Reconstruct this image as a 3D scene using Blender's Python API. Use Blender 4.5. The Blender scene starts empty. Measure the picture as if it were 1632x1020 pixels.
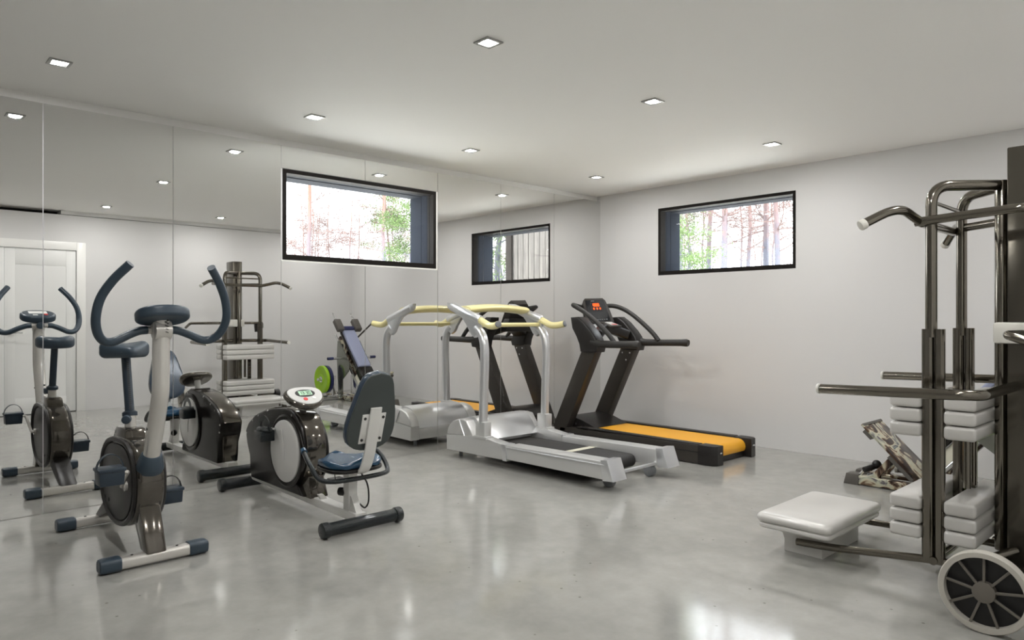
import bpy, bmesh, math, random
from mathutils import Vector, Matrix, Euler, noise
random.seed(7)
PI = math.pi
sc = bpy.context.scene
COL = sc.collection

# ------------------------------------------------------------------ camera
cd = bpy.data.cameras.new('camera')
cam = bpy.data.objects.new('camera', cd); COL.objects.link(cam)
cam.location = (4.958, 0.0, 1.163)
cam.rotation_euler = (PI/2, 0, math.radians(46.623))
cd.sensor_fit = 'HORIZONTAL'; cd.sensor_width = 36.0
cd.lens = 36.0 * 1123.8 / 1632.0
cd.shift_y = -(510 - 507.27) / 1632.0
cd.clip_start = 0.02; cd.clip_end = 400
sc.camera = cam

# ------------------------------------------------------------------ world, light, exposure
w = bpy.data.worlds.new('world'); sc.world = w; w.use_nodes = True
nt = w.node_tree; nt.nodes.clear()
wo = nt.nodes.new('ShaderNodeOutputWorld'); bg = nt.nodes.new('ShaderNodeBackground')
wtc = nt.nodes.new('ShaderNodeTexCoord'); wsep = nt.nodes.new('ShaderNodeSeparateXYZ'); wr = nt.nodes.new('ShaderNodeValToRGB')
nt.links.new(wtc.outputs['Generated'], wsep.inputs[0]); nt.links.new(wsep.outputs['Z'], wr.inputs[0])
wr.color_ramp.elements[0].position = 0.0; wr.color_ramp.elements[0].color = (0.20, 0.20, 0.206, 1)
wr.color_ramp.elements[1].position = 0.8; wr.color_ramp.elements[1].color = (0.92, 0.96, 1.0, 1)
nt.links.new(wr.outputs[0], bg.inputs['Color'])
WORLD = 13.0
bg.inputs['Strength'].default_value = WORLD
nt.links.new(bg.outputs[0], wo.inputs[0])
LAMP = 8.0           # watts of each recessed lamp
su = bpy.data.lights.new('sun', 'SUN'); su.energy = 14.0; su.angle = math.radians(3); su.color = (1.0, 0.95, 0.90)
so_ = bpy.data.objects.new('sun', su); COL.objects.link(so_); so_.location = (20, -20, 30)
so_.rotation_euler = Vector((0.62, -0.62, 0.75)).to_track_quat('Z', 'Y').to_euler()   # from the far side of the house, no beam enters the windows
sc.view_settings.view_transform = 'Standard'
sc.view_settings.look = 'None'
sc.view_settings.exposure = 0.36
sc.view_settings.gamma = 1.0
sc.view_settings.use_curve_mapping = False
sc.cycles.use_denoising = True
sc.cycles.max_bounces = 12
sc.cycles.diffuse_bounces = 7
sc.cycles.glossy_bounces = 7
sc.cycles.transmission_bounces = 8
sc.cycles.sample_clamp_indirect = 8.0
sc.cycles.caustics_reflective = True
sc.cycles.blur_glossy = 0.2

# ------------------------------------------------------------------ room size
W, D, H = 5.214, 6.018, 2.5        # right wall x, back wall y, ceiling z
Y0 = -2.6                          # wall behind the camera
ZM = 2.442                         # top of the mirrors

# ------------------------------------------------------------------ materials
def srgb(r, g, b):
    f = lambda c: (c/255/12.92) if c/255 <= 0.04045 else ((c/255+0.055)/1.055)**2.4
    return (f(r), f(g), f(b), 1)
def mat(name, col, rough=0.5, metal=0.0, coat=0.0, emit=None, es=0.0, spec=None, bump=None, vary=None, aniso=None):
    m = bpy.data.materials.new(name); m.use_nodes = True
    nt = m.node_tree; b = nt.nodes['Principled BSDF']
    b.inputs['Base Color'].default_value = col
    b.inputs['Roughness'].default_value = rough
    b.inputs['Metallic'].default_value = metal
    b.inputs['Coat Weight'].default_value = coat
    b.inputs['Coat Roughness'].default_value = 0.06
    if spec is not None: b.inputs['Specular IOR Level'].default_value = spec
    if emit: b.inputs['Emission Color'].default_value = emit; b.inputs['Emission Strength'].default_value = es
    tc = nt.nodes.new('ShaderNodeTexCoord')
    if vary:           # (scale, amount)
        n = nt.nodes.new('ShaderNodeTexNoise'); n.inputs['Scale'].default_value = vary[0]; n.inputs['Detail'].default_value = 5
        nt.links.new(tc.outputs['Object'], n.inputs['Vector'])
        mx = nt.nodes.new('ShaderNodeMix'); mx.data_type = 'RGBA'
        a = vary[1]
        mx.inputs[6].default_value = (col[0]*(1-a), col[1]*(1-a), col[2]*(1-a), 1)
        mx.inputs[7].default_value = (min(1, col[0]*(1+a)), min(1, col[1]*(1+a)), min(1, col[2]*(1+a)), 1)
        nt.links.new(n.outputs['Fac'], mx.inputs[0]); nt.links.new(mx.outputs[2], b.inputs['Base Color'])
    if bump:           # (scale, strength)
        n2 = nt.nodes.new('ShaderNodeTexNoise'); n2.inputs['Scale'].default_value = bump[0]; n2.inputs['Detail'].default_value = 4
        nt.links.new(tc.outputs['Object'], n2.inputs['Vector'])
        bp = nt.nodes.new('ShaderNodeBump'); bp.inputs['Strength'].default_value = bump[1]; bp.inputs['Distance'].default_value = 0.01
        nt.links.new(n2.outputs['Fac'], bp.inputs['Height']); nt.links.new(bp.outputs[0], b.inputs['Normal'])
    return m

M = {}
M['wall'] = mat('wall_paint', srgb(212, 211, 210), 0.75, vary=(1.5, 0.015), bump=(60, 0.05))
M['ceiling'] = mat('ceiling_paint', srgb(243, 242, 239), 0.8, bump=(40, 0.05))
M['white_trim'] = mat('white_trim', srgb(232, 231, 228), 0.35)
M['door_paint'] = mat('door_paint', srgb(228, 228, 226), 0.4)
M['recess_shade'] = mat('painted_recess_shade', srgb(40, 36, 32), 0.8)
M['chrome'] = mat('chrome', srgb(225, 225, 225), 0.12, 1.0)
M['black_frame'] = mat('black_frame', srgb(28, 25, 23), 0.75, 0.0, spec=0.15)
M['seam'] = mat('mirror_edge', srgb(150, 148, 142), 0.3)
M['cladding'] = mat('blue_grey_cladding', srgb(38, 43, 52), 0.9, vary=(90, 0.4), spec=0.1)
M['white_gap'] = mat('pale_joint', srgb(225, 225, 220), 0.6)

def mirror_mat():
    m = bpy.data.materials.new('mirror_glass'); m.use_nodes = True
    b = m.node_tree.nodes['Principled BSDF']
    b.inputs['Base Color'].default_value = (0.82, 0.82, 0.81, 1)
    b.inputs['Metallic'].default_value = 1.0; b.inputs['Roughness'].default_value = 0.0
    return m
M['mirror'] = mirror_mat()

def floor_mat():
    m = bpy.data.materials.new('polished_concrete'); m.use_nodes = True
    nt = m.node_tree; b = nt.nodes['Principled BSDF']; L = nt.links.new
    tc = nt.nodes.new('ShaderNodeTexCoord')
    n1 = nt.nodes.new('ShaderNodeTexNoise'); n1.inputs['Scale'].default_value = 0.9; n1.inputs['Detail'].default_value = 6; n1.inputs['Roughness'].default_value = 0.6
    n2 = nt.nodes.new('ShaderNodeTexNoise'); n2.inputs['Scale'].default_value = 9; n2.inputs['Detail'].default_value = 8; n2.inputs['Roughness'].default_value = 0.65
    for n in (n1, n2): L(tc.outputs['Object'], n.inputs['Vector'])
    r1 = nt.nodes.new('ShaderNodeValToRGB'); r1.color_ramp.elements[0].position = 0.3; r1.color_ramp.elements[1].position = 0.7
    r1.color_ramp.elements[0].color = srgb(148, 147, 143); r1.color_ramp.elements[1].color = srgb(165, 164, 159)
    L(n1.outputs['Fac'], r1.inputs[0])
    r2 = nt.nodes.new('ShaderNodeValToRGB'); r2.color_ramp.elements[0].position = 0.35; r2.color_ramp.elements[1].position = 0.7
    r2.color_ramp.elements[0].color = (0.90, 0.90, 0.90, 1); r2.color_ramp.elements[1].color = (1.04, 1.04, 1.03, 1)
    L(n2.outputs['Fac'], r2.inputs[0])
    mx = nt.nodes.new('ShaderNodeMix'); mx.data_type = 'RGBA'; mx.blend_type = 'MULTIPLY'; mx.inputs[0].default_value = 1
    L(r1.outputs[0], mx.inputs[6]); L(r2.outputs[0], mx.inputs[7])
    vo = nt.nodes.new('ShaderNodeTexVoronoi'); vo.inputs['Scale'].default_value = 8.0; L(tc.outputs['Object'], vo.inputs['Vector'])
    rv = nt.nodes.new('ShaderNodeValToRGB'); rv.color_ramp.elements[0].position = 0.035; rv.color_ramp.elements[1].position = 0.06
    rv.color_ramp.elements[0].color = (0.45, 0.43, 0.40, 1); rv.color_ramp.elements[1].color = (1, 1, 1, 1)
    L(vo.outputs['Distance'], rv.inputs[0])
    mx2 = nt.nodes.new('ShaderNodeMix'); mx2.data_type = 'RGBA'; mx2.blend_type = 'MULTIPLY'; mx2.inputs[0].default_value = 0.8
    L(mx.outputs[2], mx2.inputs[6]); L(rv.outputs[0], mx2.inputs[7]); L(mx2.outputs[2], b.inputs['Base Color'])
    mr = nt.nodes.new('ShaderNodeMapRange'); mr.inputs[3].default_value = 0.06; mr.inputs[4].default_value = 0.16
    L(n2.outputs['Fac'], mr.inputs[0]); L(mr.outputs[0], b.inputs['Roughness'])
    b.inputs['IOR'].default_value = 1.6
    return m
M['floor'] = floor_mat()

def brushed(name, col, rough, metal, stretch=(1, 60, 60)):
    m = mat(name, col, rough, metal); nt = m.node_tree; b = nt.nodes['Principled BSDF']
    tc = nt.nodes.new('ShaderNodeTexCoord'); mp = nt.nodes.new('ShaderNodeMapping'); mp.inputs['Scale'].default_value = stretch
    n = nt.nodes.new('ShaderNodeTexNoise'); n.inputs['Scale'].default_value = 6
    nt.links.new(tc.outputs['Object'], mp.inputs[0]); nt.links.new(mp.outputs[0], n.inputs['Vector'])
    mr = nt.nodes.new('ShaderNodeMapRange'); mr.inputs[3].default_value = rough*0.75; mr.inputs[4].default_value = rough*1.3
    nt.links.new(n.outputs['Fac'], mr.inputs[0]); nt.links.new(mr.outputs[0], b.inputs['Roughness'])
    return m

def print_mat():
    m = bpy.data.materials.new('printed_graphic'); m.use_nodes = True
    nt = m.node_tree; b = nt.nodes['Principled BSDF']; L = nt.links.new
    tc = nt.nodes.new('ShaderNodeTexCoord')
    n = nt.nodes.new('ShaderNodeTexNoise'); n.inputs['Scale'].default_value = 7; n.inputs['Detail'].default_value = 3; n.inputs['Distortion'].default_value = 1.6
    L(tc.outputs['Object'], n.inputs['Vector'])
    r = nt.nodes.new('ShaderNodeValToRGB'); cr = r.color_ramp
    cr.elements[0].position = 0.30; cr.elements[0].color = srgb(28, 22, 20)
    cr.elements[1].position = 0.75; cr.elements[1].color = srgb(150, 170, 160)
    for p, c in ((0.42, (62, 46, 38)), (0.49, (120, 98, 80)), (0.53, (205, 195, 170)), (0.60, (190, 192, 172)), (0.66, (90, 78, 92))):
        e = cr.elements.new(p); e.color = srgb(*c)
    L(n.outputs['Fac'], r.inputs[0]); L(r.outputs[0], b.inputs['Base Color'])
    b.inputs['Roughness'].default_value = 0.2; b.inputs['Metallic'].default_value = 0.25
    return m

M['blue_grey'] = mat('blue_grey_plastic', srgb(50, 64, 76), 0.36, bump=(300, 0.06))
M['blue_dark'] = mat('dark_blue_plastic', srgb(38, 51, 63), 0.38)
M['pearl'] = mat('pearl_white_paint', srgb(208, 205, 199), 0.2, 0.35, coat=0.5)
M['gloss_black'] = mat('glossy_brown_black', srgb(22, 19, 17), 0.27, 0.0, coat=0.12, spec=0.35)
M['satin_black'] = mat('satin_brown_black', srgb(25, 22, 20), 0.35, 0.0)
M['gloss_grey'] = mat('glossy_smoke_grey', srgb(92, 87, 80), 0.13, 0.8, coat=0.6)
M['pale_disc'] = mat('pale_grey_plastic', srgb(204, 203, 200), 0.32)
M['white_paint'] = mat('white_frame_paint', srgb(215, 214, 210), 0.3, coat=0.3)
M['teal_gloss'] = mat('dark_teal_speckled', srgb(12, 21, 25), 0.2, 0.0, coat=0.35, bump=(160, 0.5), spec=0.35)
M['seat_blue'] = mat('blue_seat', srgb(24, 62, 90), 0.25, coat=0.3)
M['pad_back'] = mat('grey_green_vinyl', srgb(62, 68, 67), 0.6, bump=(400, 0.1))
M['pad_front'] = mat('pale_blue_vinyl', srgb(46, 60, 76), 0.25, coat=0.5)
M['black'] = mat('black_plastic', srgb(22, 21, 21), 0.4)
M['lcd'] = mat('green_lcd', srgb(160, 190, 165), 0.4, emit=srgb(165, 205, 170), es=0.35)
M['lcd_dark'] = mat('lcd_digits', srgb(40, 60, 48), 0.5)
M['red'] = mat('red_button', srgb(215, 60, 60), 0.4)
M['white_btn'] = mat('white_button', srgb(235, 235, 232), 0.4)
M['alu'] = mat('brushed_aluminium', srgb(212, 212, 211), 0.36, 0.6, vary=(400, 0.04))
M['alu2'] = mat('bright_aluminium', srgb(224, 225, 227), 0.28, 0.8)
M['cream'] = mat('cream_grip', srgb(228, 217, 158), 0.3, coat=0.3)
M['end_grey'] = mat('grey_rubber', srgb(115, 117, 120), 0.5)
M['belt_black'] = mat('black_belt', srgb(38, 36, 35), 0.6, bump=(500, 0.15))
M['cream_line'] = mat('cream_line', srgb(215, 212, 195), 0.5)
M['belt_yellow'] = mat('yellow_belt', srgb(238, 172, 42), 0.45, bump=(300, 0.08))
M['tm_grey'] = mat('charcoal_metal', srgb(66, 62, 58), 0.35, 0.4, vary=(150, 0.08))
M['tm_black'] = mat('black_moulding', srgb(30, 27, 26), 0.38)
M['tm_foam'] = mat('black_foam', srgb(44, 42, 40), 0.55)
M['screen'] = mat('dark_screen', srgb(14, 15, 18), 0.12)
M['orange'] = mat('orange_digits', srgb(255, 90, 20), 0.5, emit=srgb(255, 80, 10), es=1.6)
M['bolt'] = mat('steel_bolt', srgb(225, 225, 225), 0.25, 0.9)
M['smoke'] = mat('smoked_chrome', srgb(124, 119, 110), 0.14, 1.0)
M['smoke_col'] = mat('smoked_steel_column', srgb(98, 94, 86), 0.2, 0.9, vary=(200, 0.06))
M['cushion'] = mat('pearl_cushion', srgb(200, 198, 194), 0.3, 0.1, coat=0.4)
M['cap_clear'] = mat('clear_white_cap', srgb(215, 213, 205), 0.3)
M['tyre'] = mat('pale_tyre', srgb(176, 172, 163), 0.5)
M['hub'] = mat('grey_hub', srgb(105, 100, 92), 0.45, 0.2)
M['print'] = print_mat()
M['tint_chrome'] = mat('tinted_chrome', srgb(140, 142, 134), 0.18, 0.9, vary=(6, 0.35))
M['green_plate'] = mat('lime_plate', srgb(150, 195, 30), 0.35)
M['navy_plate'] = mat('navy_plate', srgb(36, 42, 84), 0.35)
M['grey_foot'] = mat('grey_end_cap', srgb(88, 84, 79), 0.5)
M['lilac_pad'] = mat('lilac_vinyl', srgb(150, 156, 182), 0.4)
M['lamp_frame'] = mat('lamp_frame', srgb(170, 170, 168), 0.35, 0.6)
M['lamp_glow'] = mat('lamp_glow', (1, 1, 1, 1), 0.5, emit=(1, 0.985, 0.95, 1), es=40)
M['grey_board'] = None

# ------------------------------------------------------------------ mesh helpers (all in world coordinates)
def NB(): return bmesh.new()
def _add(bm, verts, faces):
    vs = [bm.verts.new(v) for v in verts]
    fs = []
    for f in faces:
        try: fs.append(bm.faces.new([vs[i] for i in f]))
        except ValueError: pass
    return vs, fs
def _bevel(bm, vs, bev, seg=2, ang=25):
    if bev <= 0: return
    vset = set(vs)
    es = [e for v in vs for e in v.link_edges]
    es = list({e for e in es if e.verts[0] in vset and e.verts[1] in vset and len(e.link_faces) == 2 and e.calc_face_angle(0) > math.radians(ang)})
    bmesh.ops.bevel(bm, geom=es, offset=bev, segments=seg, profile=0.5, affect='EDGES', clamp_overlap=True)
def hexa(bm, p, bev=0, seg=2):
    """p: 8 points, bottom loop 4 then top loop 4"""
    vs, fs = _add(bm, p, [(3,2,1,0),(4,5,6,7),(0,1,5,4),(1,2,6,5),(2,3,7,6),(3,0,4,7)])
    bmesh.ops.recalc_face_normals(bm, faces=fs)
    for f in fs: f.normal_update()
    _bevel(bm, vs, bev, seg)
def box(bm, x0, x1, y0, y1, z0, z1, bev=0, seg=2):
    hexa(bm, [(x0,y0,z0),(x1,y0,z0),(x1,y1,z0),(x0,y1,z0),(x0,y0,z1),(x1,y0,z1),(x1,y1,z1),(x0,y1,z1)], bev, seg)
def obox(bm, c, s, rot=(0,0,0), bev=0, seg=2):
    R = Euler(rot).to_matrix(); c = Vector(c); hx, hy, hz = s[0]/2, s[1]/2, s[2]/2
    P = [c + R @ Vector(q) for q in ((-hx,-hy,-hz),(hx,-hy,-hz),(hx,hy,-hz),(-hx,hy,-hz),(-hx,-hy,hz),(hx,-hy,hz),(hx,hy,hz),(-hx,hy,hz))]
    hexa(bm, P, bev, seg)
def prism(bm, pts, a0, a1, axis='y', bev=0, seg=2):
    """pts (u,v) polygon; axis y: u=x v=z; axis x: u=y v=z; axis z: u=x v=y"""
    def P(u, v, a): return {'y': (u, a, v), 'x': (a, u, v), 'z': (u, v, a)}[axis]
    n = len(pts)
    vs, fs = _add(bm, [P(u, v, a0) for u, v in pts] + [P(u, v, a1) for u, v in pts],
                  [tuple(range(n))[::-1], tuple(range(n, 2*n))] + [(i, (i+1) % n, n+(i+1) % n, n+i) for i in range(n)])
    bmesh.ops.recalc_face_normals(bm, faces=fs)
    if bev > 0:
        big = [f for f in fs[:2]]
        es = list({e for f in big for e in f.edges})
        bmesh.ops.bevel(bm, geom=es, offset=bev, segments=seg, profile=0.5, affect='EDGES', clamp_overlap=True)
def frames(pts, closed=False):
    pts = [Vector(p) for p in pts]; n = len(pts); T = []
    for i in range(n):
        if closed: t = pts[(i+1) % n] - pts[i-1]
        else: t = pts[min(i+1, n-1)] - pts[max(i-1, 0)]
        T.append(t.normalized())
    up = Vector((0,0,1))
    if abs(T[0].dot(up)) > 0.9: up = Vector((0,1,0))
    N = [(up - T[0]*up.dot(T[0])).normalized()]
    for i in range(1, n):
        v = N[-1] - T[i]*N[-1].dot(T[i])
        N.append(v.normalized())
    return pts, T, N
def sweep(bm, pts, prof, scales=None, closed=False, caps=True):
    """prof: list of (n, b) offsets"""
    pts, T, N = frames(pts, closed); rings = []
    for i, p in enumerate(pts):
        B = T[i].cross(N[i]); s = scales[i] if scales else 1.0
        rings.append([bm.verts.new(p + (N[i]*a + B*b)*s) for a, b in prof])
    m = len(prof); fs = []
    rng = range(len(rings)) if closed else range(len(rings)-1)
    for i in rng:
        A, Bq = rings[i], rings[(i+1) % len(rings)]
        for j in range(m):
            fs.append(bm.faces.new((A[j], A[(j+1) % m], Bq[(j+1) % m], Bq[j])))
    if caps and not closed:
        fs.append(bm.faces.new(rings[0][::-1])); fs.append(bm.faces.new(rings[-1]))
    bmesh.ops.recalc_face_normals(bm, faces=fs)
def fillet(pts, r, n=6):
    pts = [Vector(p) for p in pts]; out = [pts[0]]
    for i in range(1, len(pts)-1):
        a, b, c = pts[i-1], pts[i], pts[i+1]
        u, v = (a-b), (c-b); rr = min(r, u.length*0.45, v.length*0.45)
        p0, p1 = b + u.normalized()*rr, b + v.normalized()*rr
        for k in range(n+1):
            t = k/n; out.append(p0*(1-t)**2 + b*2*t*(1-t) + p1*t*t)
    out.append(pts[-1]); return out
def smooth(pts, n=6):
    pts = [Vector(p) for p in pts]; P = [pts[0]*2-pts[1]] + pts + [pts[-1]*2-pts[-2]]; out = []
    for i in range(1, len(P)-2):
        for k in range(n):
            t = k/n; a, b, c, d = P[i-1], P[i], P[i+1], P[i+2]
            out.append(0.5*((2*b) + (c-a)*t + (2*a-5*b+4*c-d)*t*t + (3*b-a-3*c+d)*t**3))
    out.append(pts[-1]); return out
def circ(r, n=16, r2=None):
    r2 = r2 or r
    return [(r*math.cos(2*PI*i/n), r2*math.sin(2*PI*i/n)) for i in range(n)]
def rrect(a, b, r, n=3):
    """rounded rectangle half sizes a (along n), b"""
    out = []
    for cx, cy, a0 in ((a-r, b-r, 0), (-a+r, b-r, PI/2), (-a+r, -b+r, PI), (a-r, -b+r, 1.5*PI)):
        for k in range(n+1):
            t = a0 + PI/2*k/n; out.append((cx + r*math.cos(t), cy + r*math.sin(t)))
    return out
def tube(bm, pts, r, n=16, scales=None, closed=False, caps=True): sweep(bm, pts, circ(r, n), scales, closed, caps)
def cyl(bm, p0, p1, r, n=20, bev=0.0):
    p0, p1 = Vector(p0), Vector(p1); d = (p1-p0)
    if bev > 0:
        L = d.length; u = d/L; b = min(bev, L*0.4)
        tube(bm, [p0, p0+u*b*0.3, p0+u*b, p1-u*b, p1-u*b*0.3, p1], r, n, [1-b/r, 1-0.3*b/r, 1, 1, 1-0.3*b/r, 1-b/r])
    else: tube(bm, [p0, p1], r, n)
def lathe(bm, prof, c, axis=(0,0,1), n=32):
    """prof (radius, height along axis) from bottom to top"""
    c = Vector(c); A = Vector(axis).normalized(); U = A.orthogonal().normalized(); V = A.cross(U); rings = []; fs = []
    for r, h in prof:
        rings.append([bm.verts.new(c + A*h + (U*math.cos(2*PI*i/n) + V*math.sin(2*PI*i/n))*r) for i in range(n)])
    for a, b in zip(rings, rings[1:]):
        for i in range(n): fs.append(bm.faces.new((a[i], a[(i+1) % n], b[(i+1) % n], b[i])))
    fs.append(bm.faces.new(rings[0][::-1])); fs.append(bm.faces.new(rings[-1]))
    bmesh.ops.recalc_face_normals(bm, faces=fs)
def ell(bm, c, r, n=20, m=12, rot=(0,0,0)):
    R = Euler(rot).to_matrix(); c = Vector(c)
    g = bmesh.ops.create_uvsphere(bm, u_segments=n, v_segments=m, radius=1)
    for v in g['verts']: v.co = c + R @ Vector((v.co.x*r[0], v.co.y*r[1], v.co.z*r[2]))
def pad(bm, outline, c, U, V, N, th, rnd):
    """cushion from a 2D outline (u,v) in the plane (U,V), thickness th along N with rounded rim"""
    c, U, V, N = Vector(c), Vector(U), Vector(V), Vector(N)
    cu = sum(p[0] for p in outline)/len(outline); cv = sum(p[1] for p in outline)/len(outline)
    size = min(max(p[0] for p in outline)-min(p[0] for p in outline), max(p[1] for p in outline)-min(p[1] for p in outline))/2
    rings = []; K = 5; seq = []
    for k in range(K+1):
        a = PI/2*k/K; seq.append((rnd*(1-math.sin(a)), rnd*(1-math.cos(a))))
    prof = [(i, h) for i, h in seq] + [(i, th-h) for i, h in seq[::-1]]
    for ins, h in prof:
        s = 1 - ins/size
        rings.append([bm.verts.new(c + U*(cu+(u-cu)*s) + V*(cv+(v-cv)*s) + N*h) for u, v in outline])
    n = len(outline); fs = []
    for a, b in zip(rings, rings[1:]):
        for i in range(n): fs.append(bm.faces.new((a[i], a[(i+1) % n], b[(i+1) % n], b[i])))
    fs.append(bm.faces.new(rings[0][::-1])); fs.append(bm.faces.new(rings[-1]))
    bmesh.ops.recalc_face_normals(bm, faces=fs)
def superell(a, b, p=2.6, n=40):
    out = []
    for i in range(n):
        t = 2*PI*i/n; ct, st = math.cos(t), math.sin(t)
        out.append((a*math.copysign(abs(ct)**(2/p), ct), b*math.copysign(abs(st)**(2/p), st)))
    return out

# ------------------------------------------------------------------ object helpers
def root_of(o):
    v = Vector((0,0,0))
    while o: v = v + o.location; o = o.parent
    return v
def obj(name, bm, material, parent=None, ang=32, label=None):
    if parent is not None: org = root_of(parent)
    else:
        xs = [v.co for v in bm.verts]
        org = Vector((sum(v.x for v in xs)/len(xs), sum(v.y for v in xs)/len(xs), min(v.z for v in xs)))
    for v in bm.verts: v.co -= org
    me = bpy.data.meshes.new(name); bm.to_mesh(me); bm.free()
    me.polygons.foreach_set('use_smooth', [True]*len(me.polygons)); me.set_sharp_from_angle(angle=math.radians(ang))
    mats = material if isinstance(material, (list, tuple)) else [material]
    for m in mats: me.materials.append(m)
    o = bpy.data.objects.new(name, me); COL.objects.link(o)
    if parent is not None: o.parent = parent
    else: o.location = org
    if label: o['label'] = label
    return o
def thing(name, label, cat, loc, group=None):
    o = bpy.data.objects.new(name, None); COL.objects.link(o); o.location = loc; o.empty_display_size = 0.1
    o['label'] = label; o['category'] = cat
    if group: o['group'] = group
    return o
def tag(o, label, cat, group=None):
    o['label'] = label; o['category'] = cat
    if group: o['group'] = group
    return o
def struct(name, bm, m, parent=None):
    o = obj(name, bm, m, parent)
    if parent is None: o['kind'] = 'structure'
    return o
def copy_tree(o, parent=None):
    c = o.copy(); COL.objects.link(c)
    if parent: c.parent = parent
    for ch in list(o.children): copy_tree(ch, c)
    return c
def P(name, m, par, fn, *a, label=None, ang=32, **k):
    """one part from one shape call"""
    bm = NB(); fn(bm, *a, **k); return obj(name, bm, M[m] if isinstance(m, str) else m, par, ang, label)

# ================================================================== ROOM
T = 0.30
bm = NB(); box(bm, -0.6, W+0.6, Y0-0.3, D+T, -0.2, 0.0); struct('floor', bm, M['floor'])
bm = NB(); box(bm, -0.6, W+0.6, Y0-0.3, D+T, H, H+0.2); struct('ceiling', bm, M['ceiling'])
# wall with the mirrors: thick up to the mirror top, set back 8 cm above it; window opening
WY0, WY1, WZ0, WZ1 = 2.352, 3.768, 1.598, 2.272
bm = NB()
box(bm, -T, -0.008, Y0, WY0, 0, ZM); box(bm, -T, -0.008, WY1, D, 0, ZM)
box(bm, -T, -0.008, WY0, WY1, 0, WZ0); box(bm, -T, -0.008, WY0, WY1, WZ1, ZM)
struct('wall_left', bm, M['wall'])
bm = NB(); box(bm, -T, -0.045, Y0, D, ZM+0.0005, H); struct('trim_4', bm, M['white_trim'])
# back wall with its window
BX0, BX1, BZ0, BZ1 = 0.758, 2.190, 1.599, 2.279
bm = NB()
box(bm, -T, BX0, D, D+T, 0, H); box(bm, BX1, W+T, D, D+T, 0, H)
box(bm, BX0, BX1, D, D+T, 0, BZ0); box(bm, BX0, BX1, D, D+T, BZ1, H)
struct('wall_back', bm, M['wall'])
# right wall with the double door; dark slot under the ceiling near the door
SY = 1.934; DY0, DY1, DZ = 0.62, 2.10, 2.01
bm = NB()
box(bm, W, W+T, Y0, DY0, 0, 2.446); box(bm, W, W+T, DY1, D, 0, 2.446); box(bm, W, W+T, DY0, DY1, DZ, 2.446)
struct('wall_right', bm, M['wall'])
bm = NB(); box(bm, W-0.012, W+T, SY, D, 2.452, H); struct('trim_1', bm, M['wall'])
bm = NB(); box(bm, W+0.20, W+T, Y0, SY, 2.446, H); struct('slot_shade_back', bm, M['recess_shade'])  # back of the slot, coloured dark to stand for the shade inside
bm = NB(); box(bm, -T, W+T, Y0-T, Y0, 0, H); struct('wall_front', bm, M['wall'])

# double door
dr = bpy.data.objects.new('door_1', None); COL.objects.link(dr); dr.location = (W, (DY0+DY1)/2, 0); dr['kind'] = 'structure'
bm = NB()
for (a, b, c, d) in ((DY1, DY1+0.1, 0.0, DZ+0.1), (DY0-0.1, DY0, 0.0, DZ+0.1), (DY0, DY1, DZ, DZ+0.1)):
    box(bm, W-0.018, W+0.02, a, b, c, d, 0.003)
obj('door_frame', bm, M['white_trim'], dr)
ym = (DY0+DY1)/2
for k, (a, b) in enumerate(((DY0+0.004, ym-0.002), (ym+0.002, DY1-0.004))):
    bm = NB(); box(bm, W+0.012, W+0.05, a, b, 0.008, DZ-0.004, 0.002)
    s = 0.105
    box(bm, W+0.004, W+0.012, a, a+s, 0.008, DZ-0.004, 0.002); box(bm, W+0.004, W+0.012, b-s, b, 0.008, DZ-0.004, 0.002)
    box(bm, W+0.004, W+0.012, a+s, b-s, DZ-0.20, DZ-0.004, 0.002); box(bm, W+0.004, W+0.012, a+s, b-s, 0.008, 0.20, 0.002)
    nP = 8; zz = 0.20; hh = (DZ-0.40)/nP
    box(bm, W+0.0085, W+0.012, a+s, b-s, 0.20, DZ-0.20)
    for q in range(nP):
        box(bm, W+0.0072, W+0.0085, a+s+0.003, b-s-0.003, zz+q*hh+0.0012, zz+(q+1)*hh-0.0012)
    lf = obj('door_leaf', bm, M['door_paint'], dr)
    sy = 1 if k else -1; y = ym + sy*0.05
    bm = NB(); cyl(bm, (W+0.004, y, 0.99), (W-0.012, y, 0.99), 0.025, 20, 0.003); cyl(bm, (W-0.01, y, 0.99), (W-0.05, y, 0.99), 0.009)
    tube(bm, fillet([(W-0.045, y, 0.99), (W-0.05, y+sy*0.02, 0.99), (W-0.05, y+sy*0.125, 0.99)], 0.01), 0.009, 12)
    obj('door_handle', bm, M['chrome'], lf)
bm = NB(); box(bm, W+0.02, W+0.06, DY0, DY1, 0.0, 0.008); obj('threshold', bm, M['black'], dr)

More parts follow.
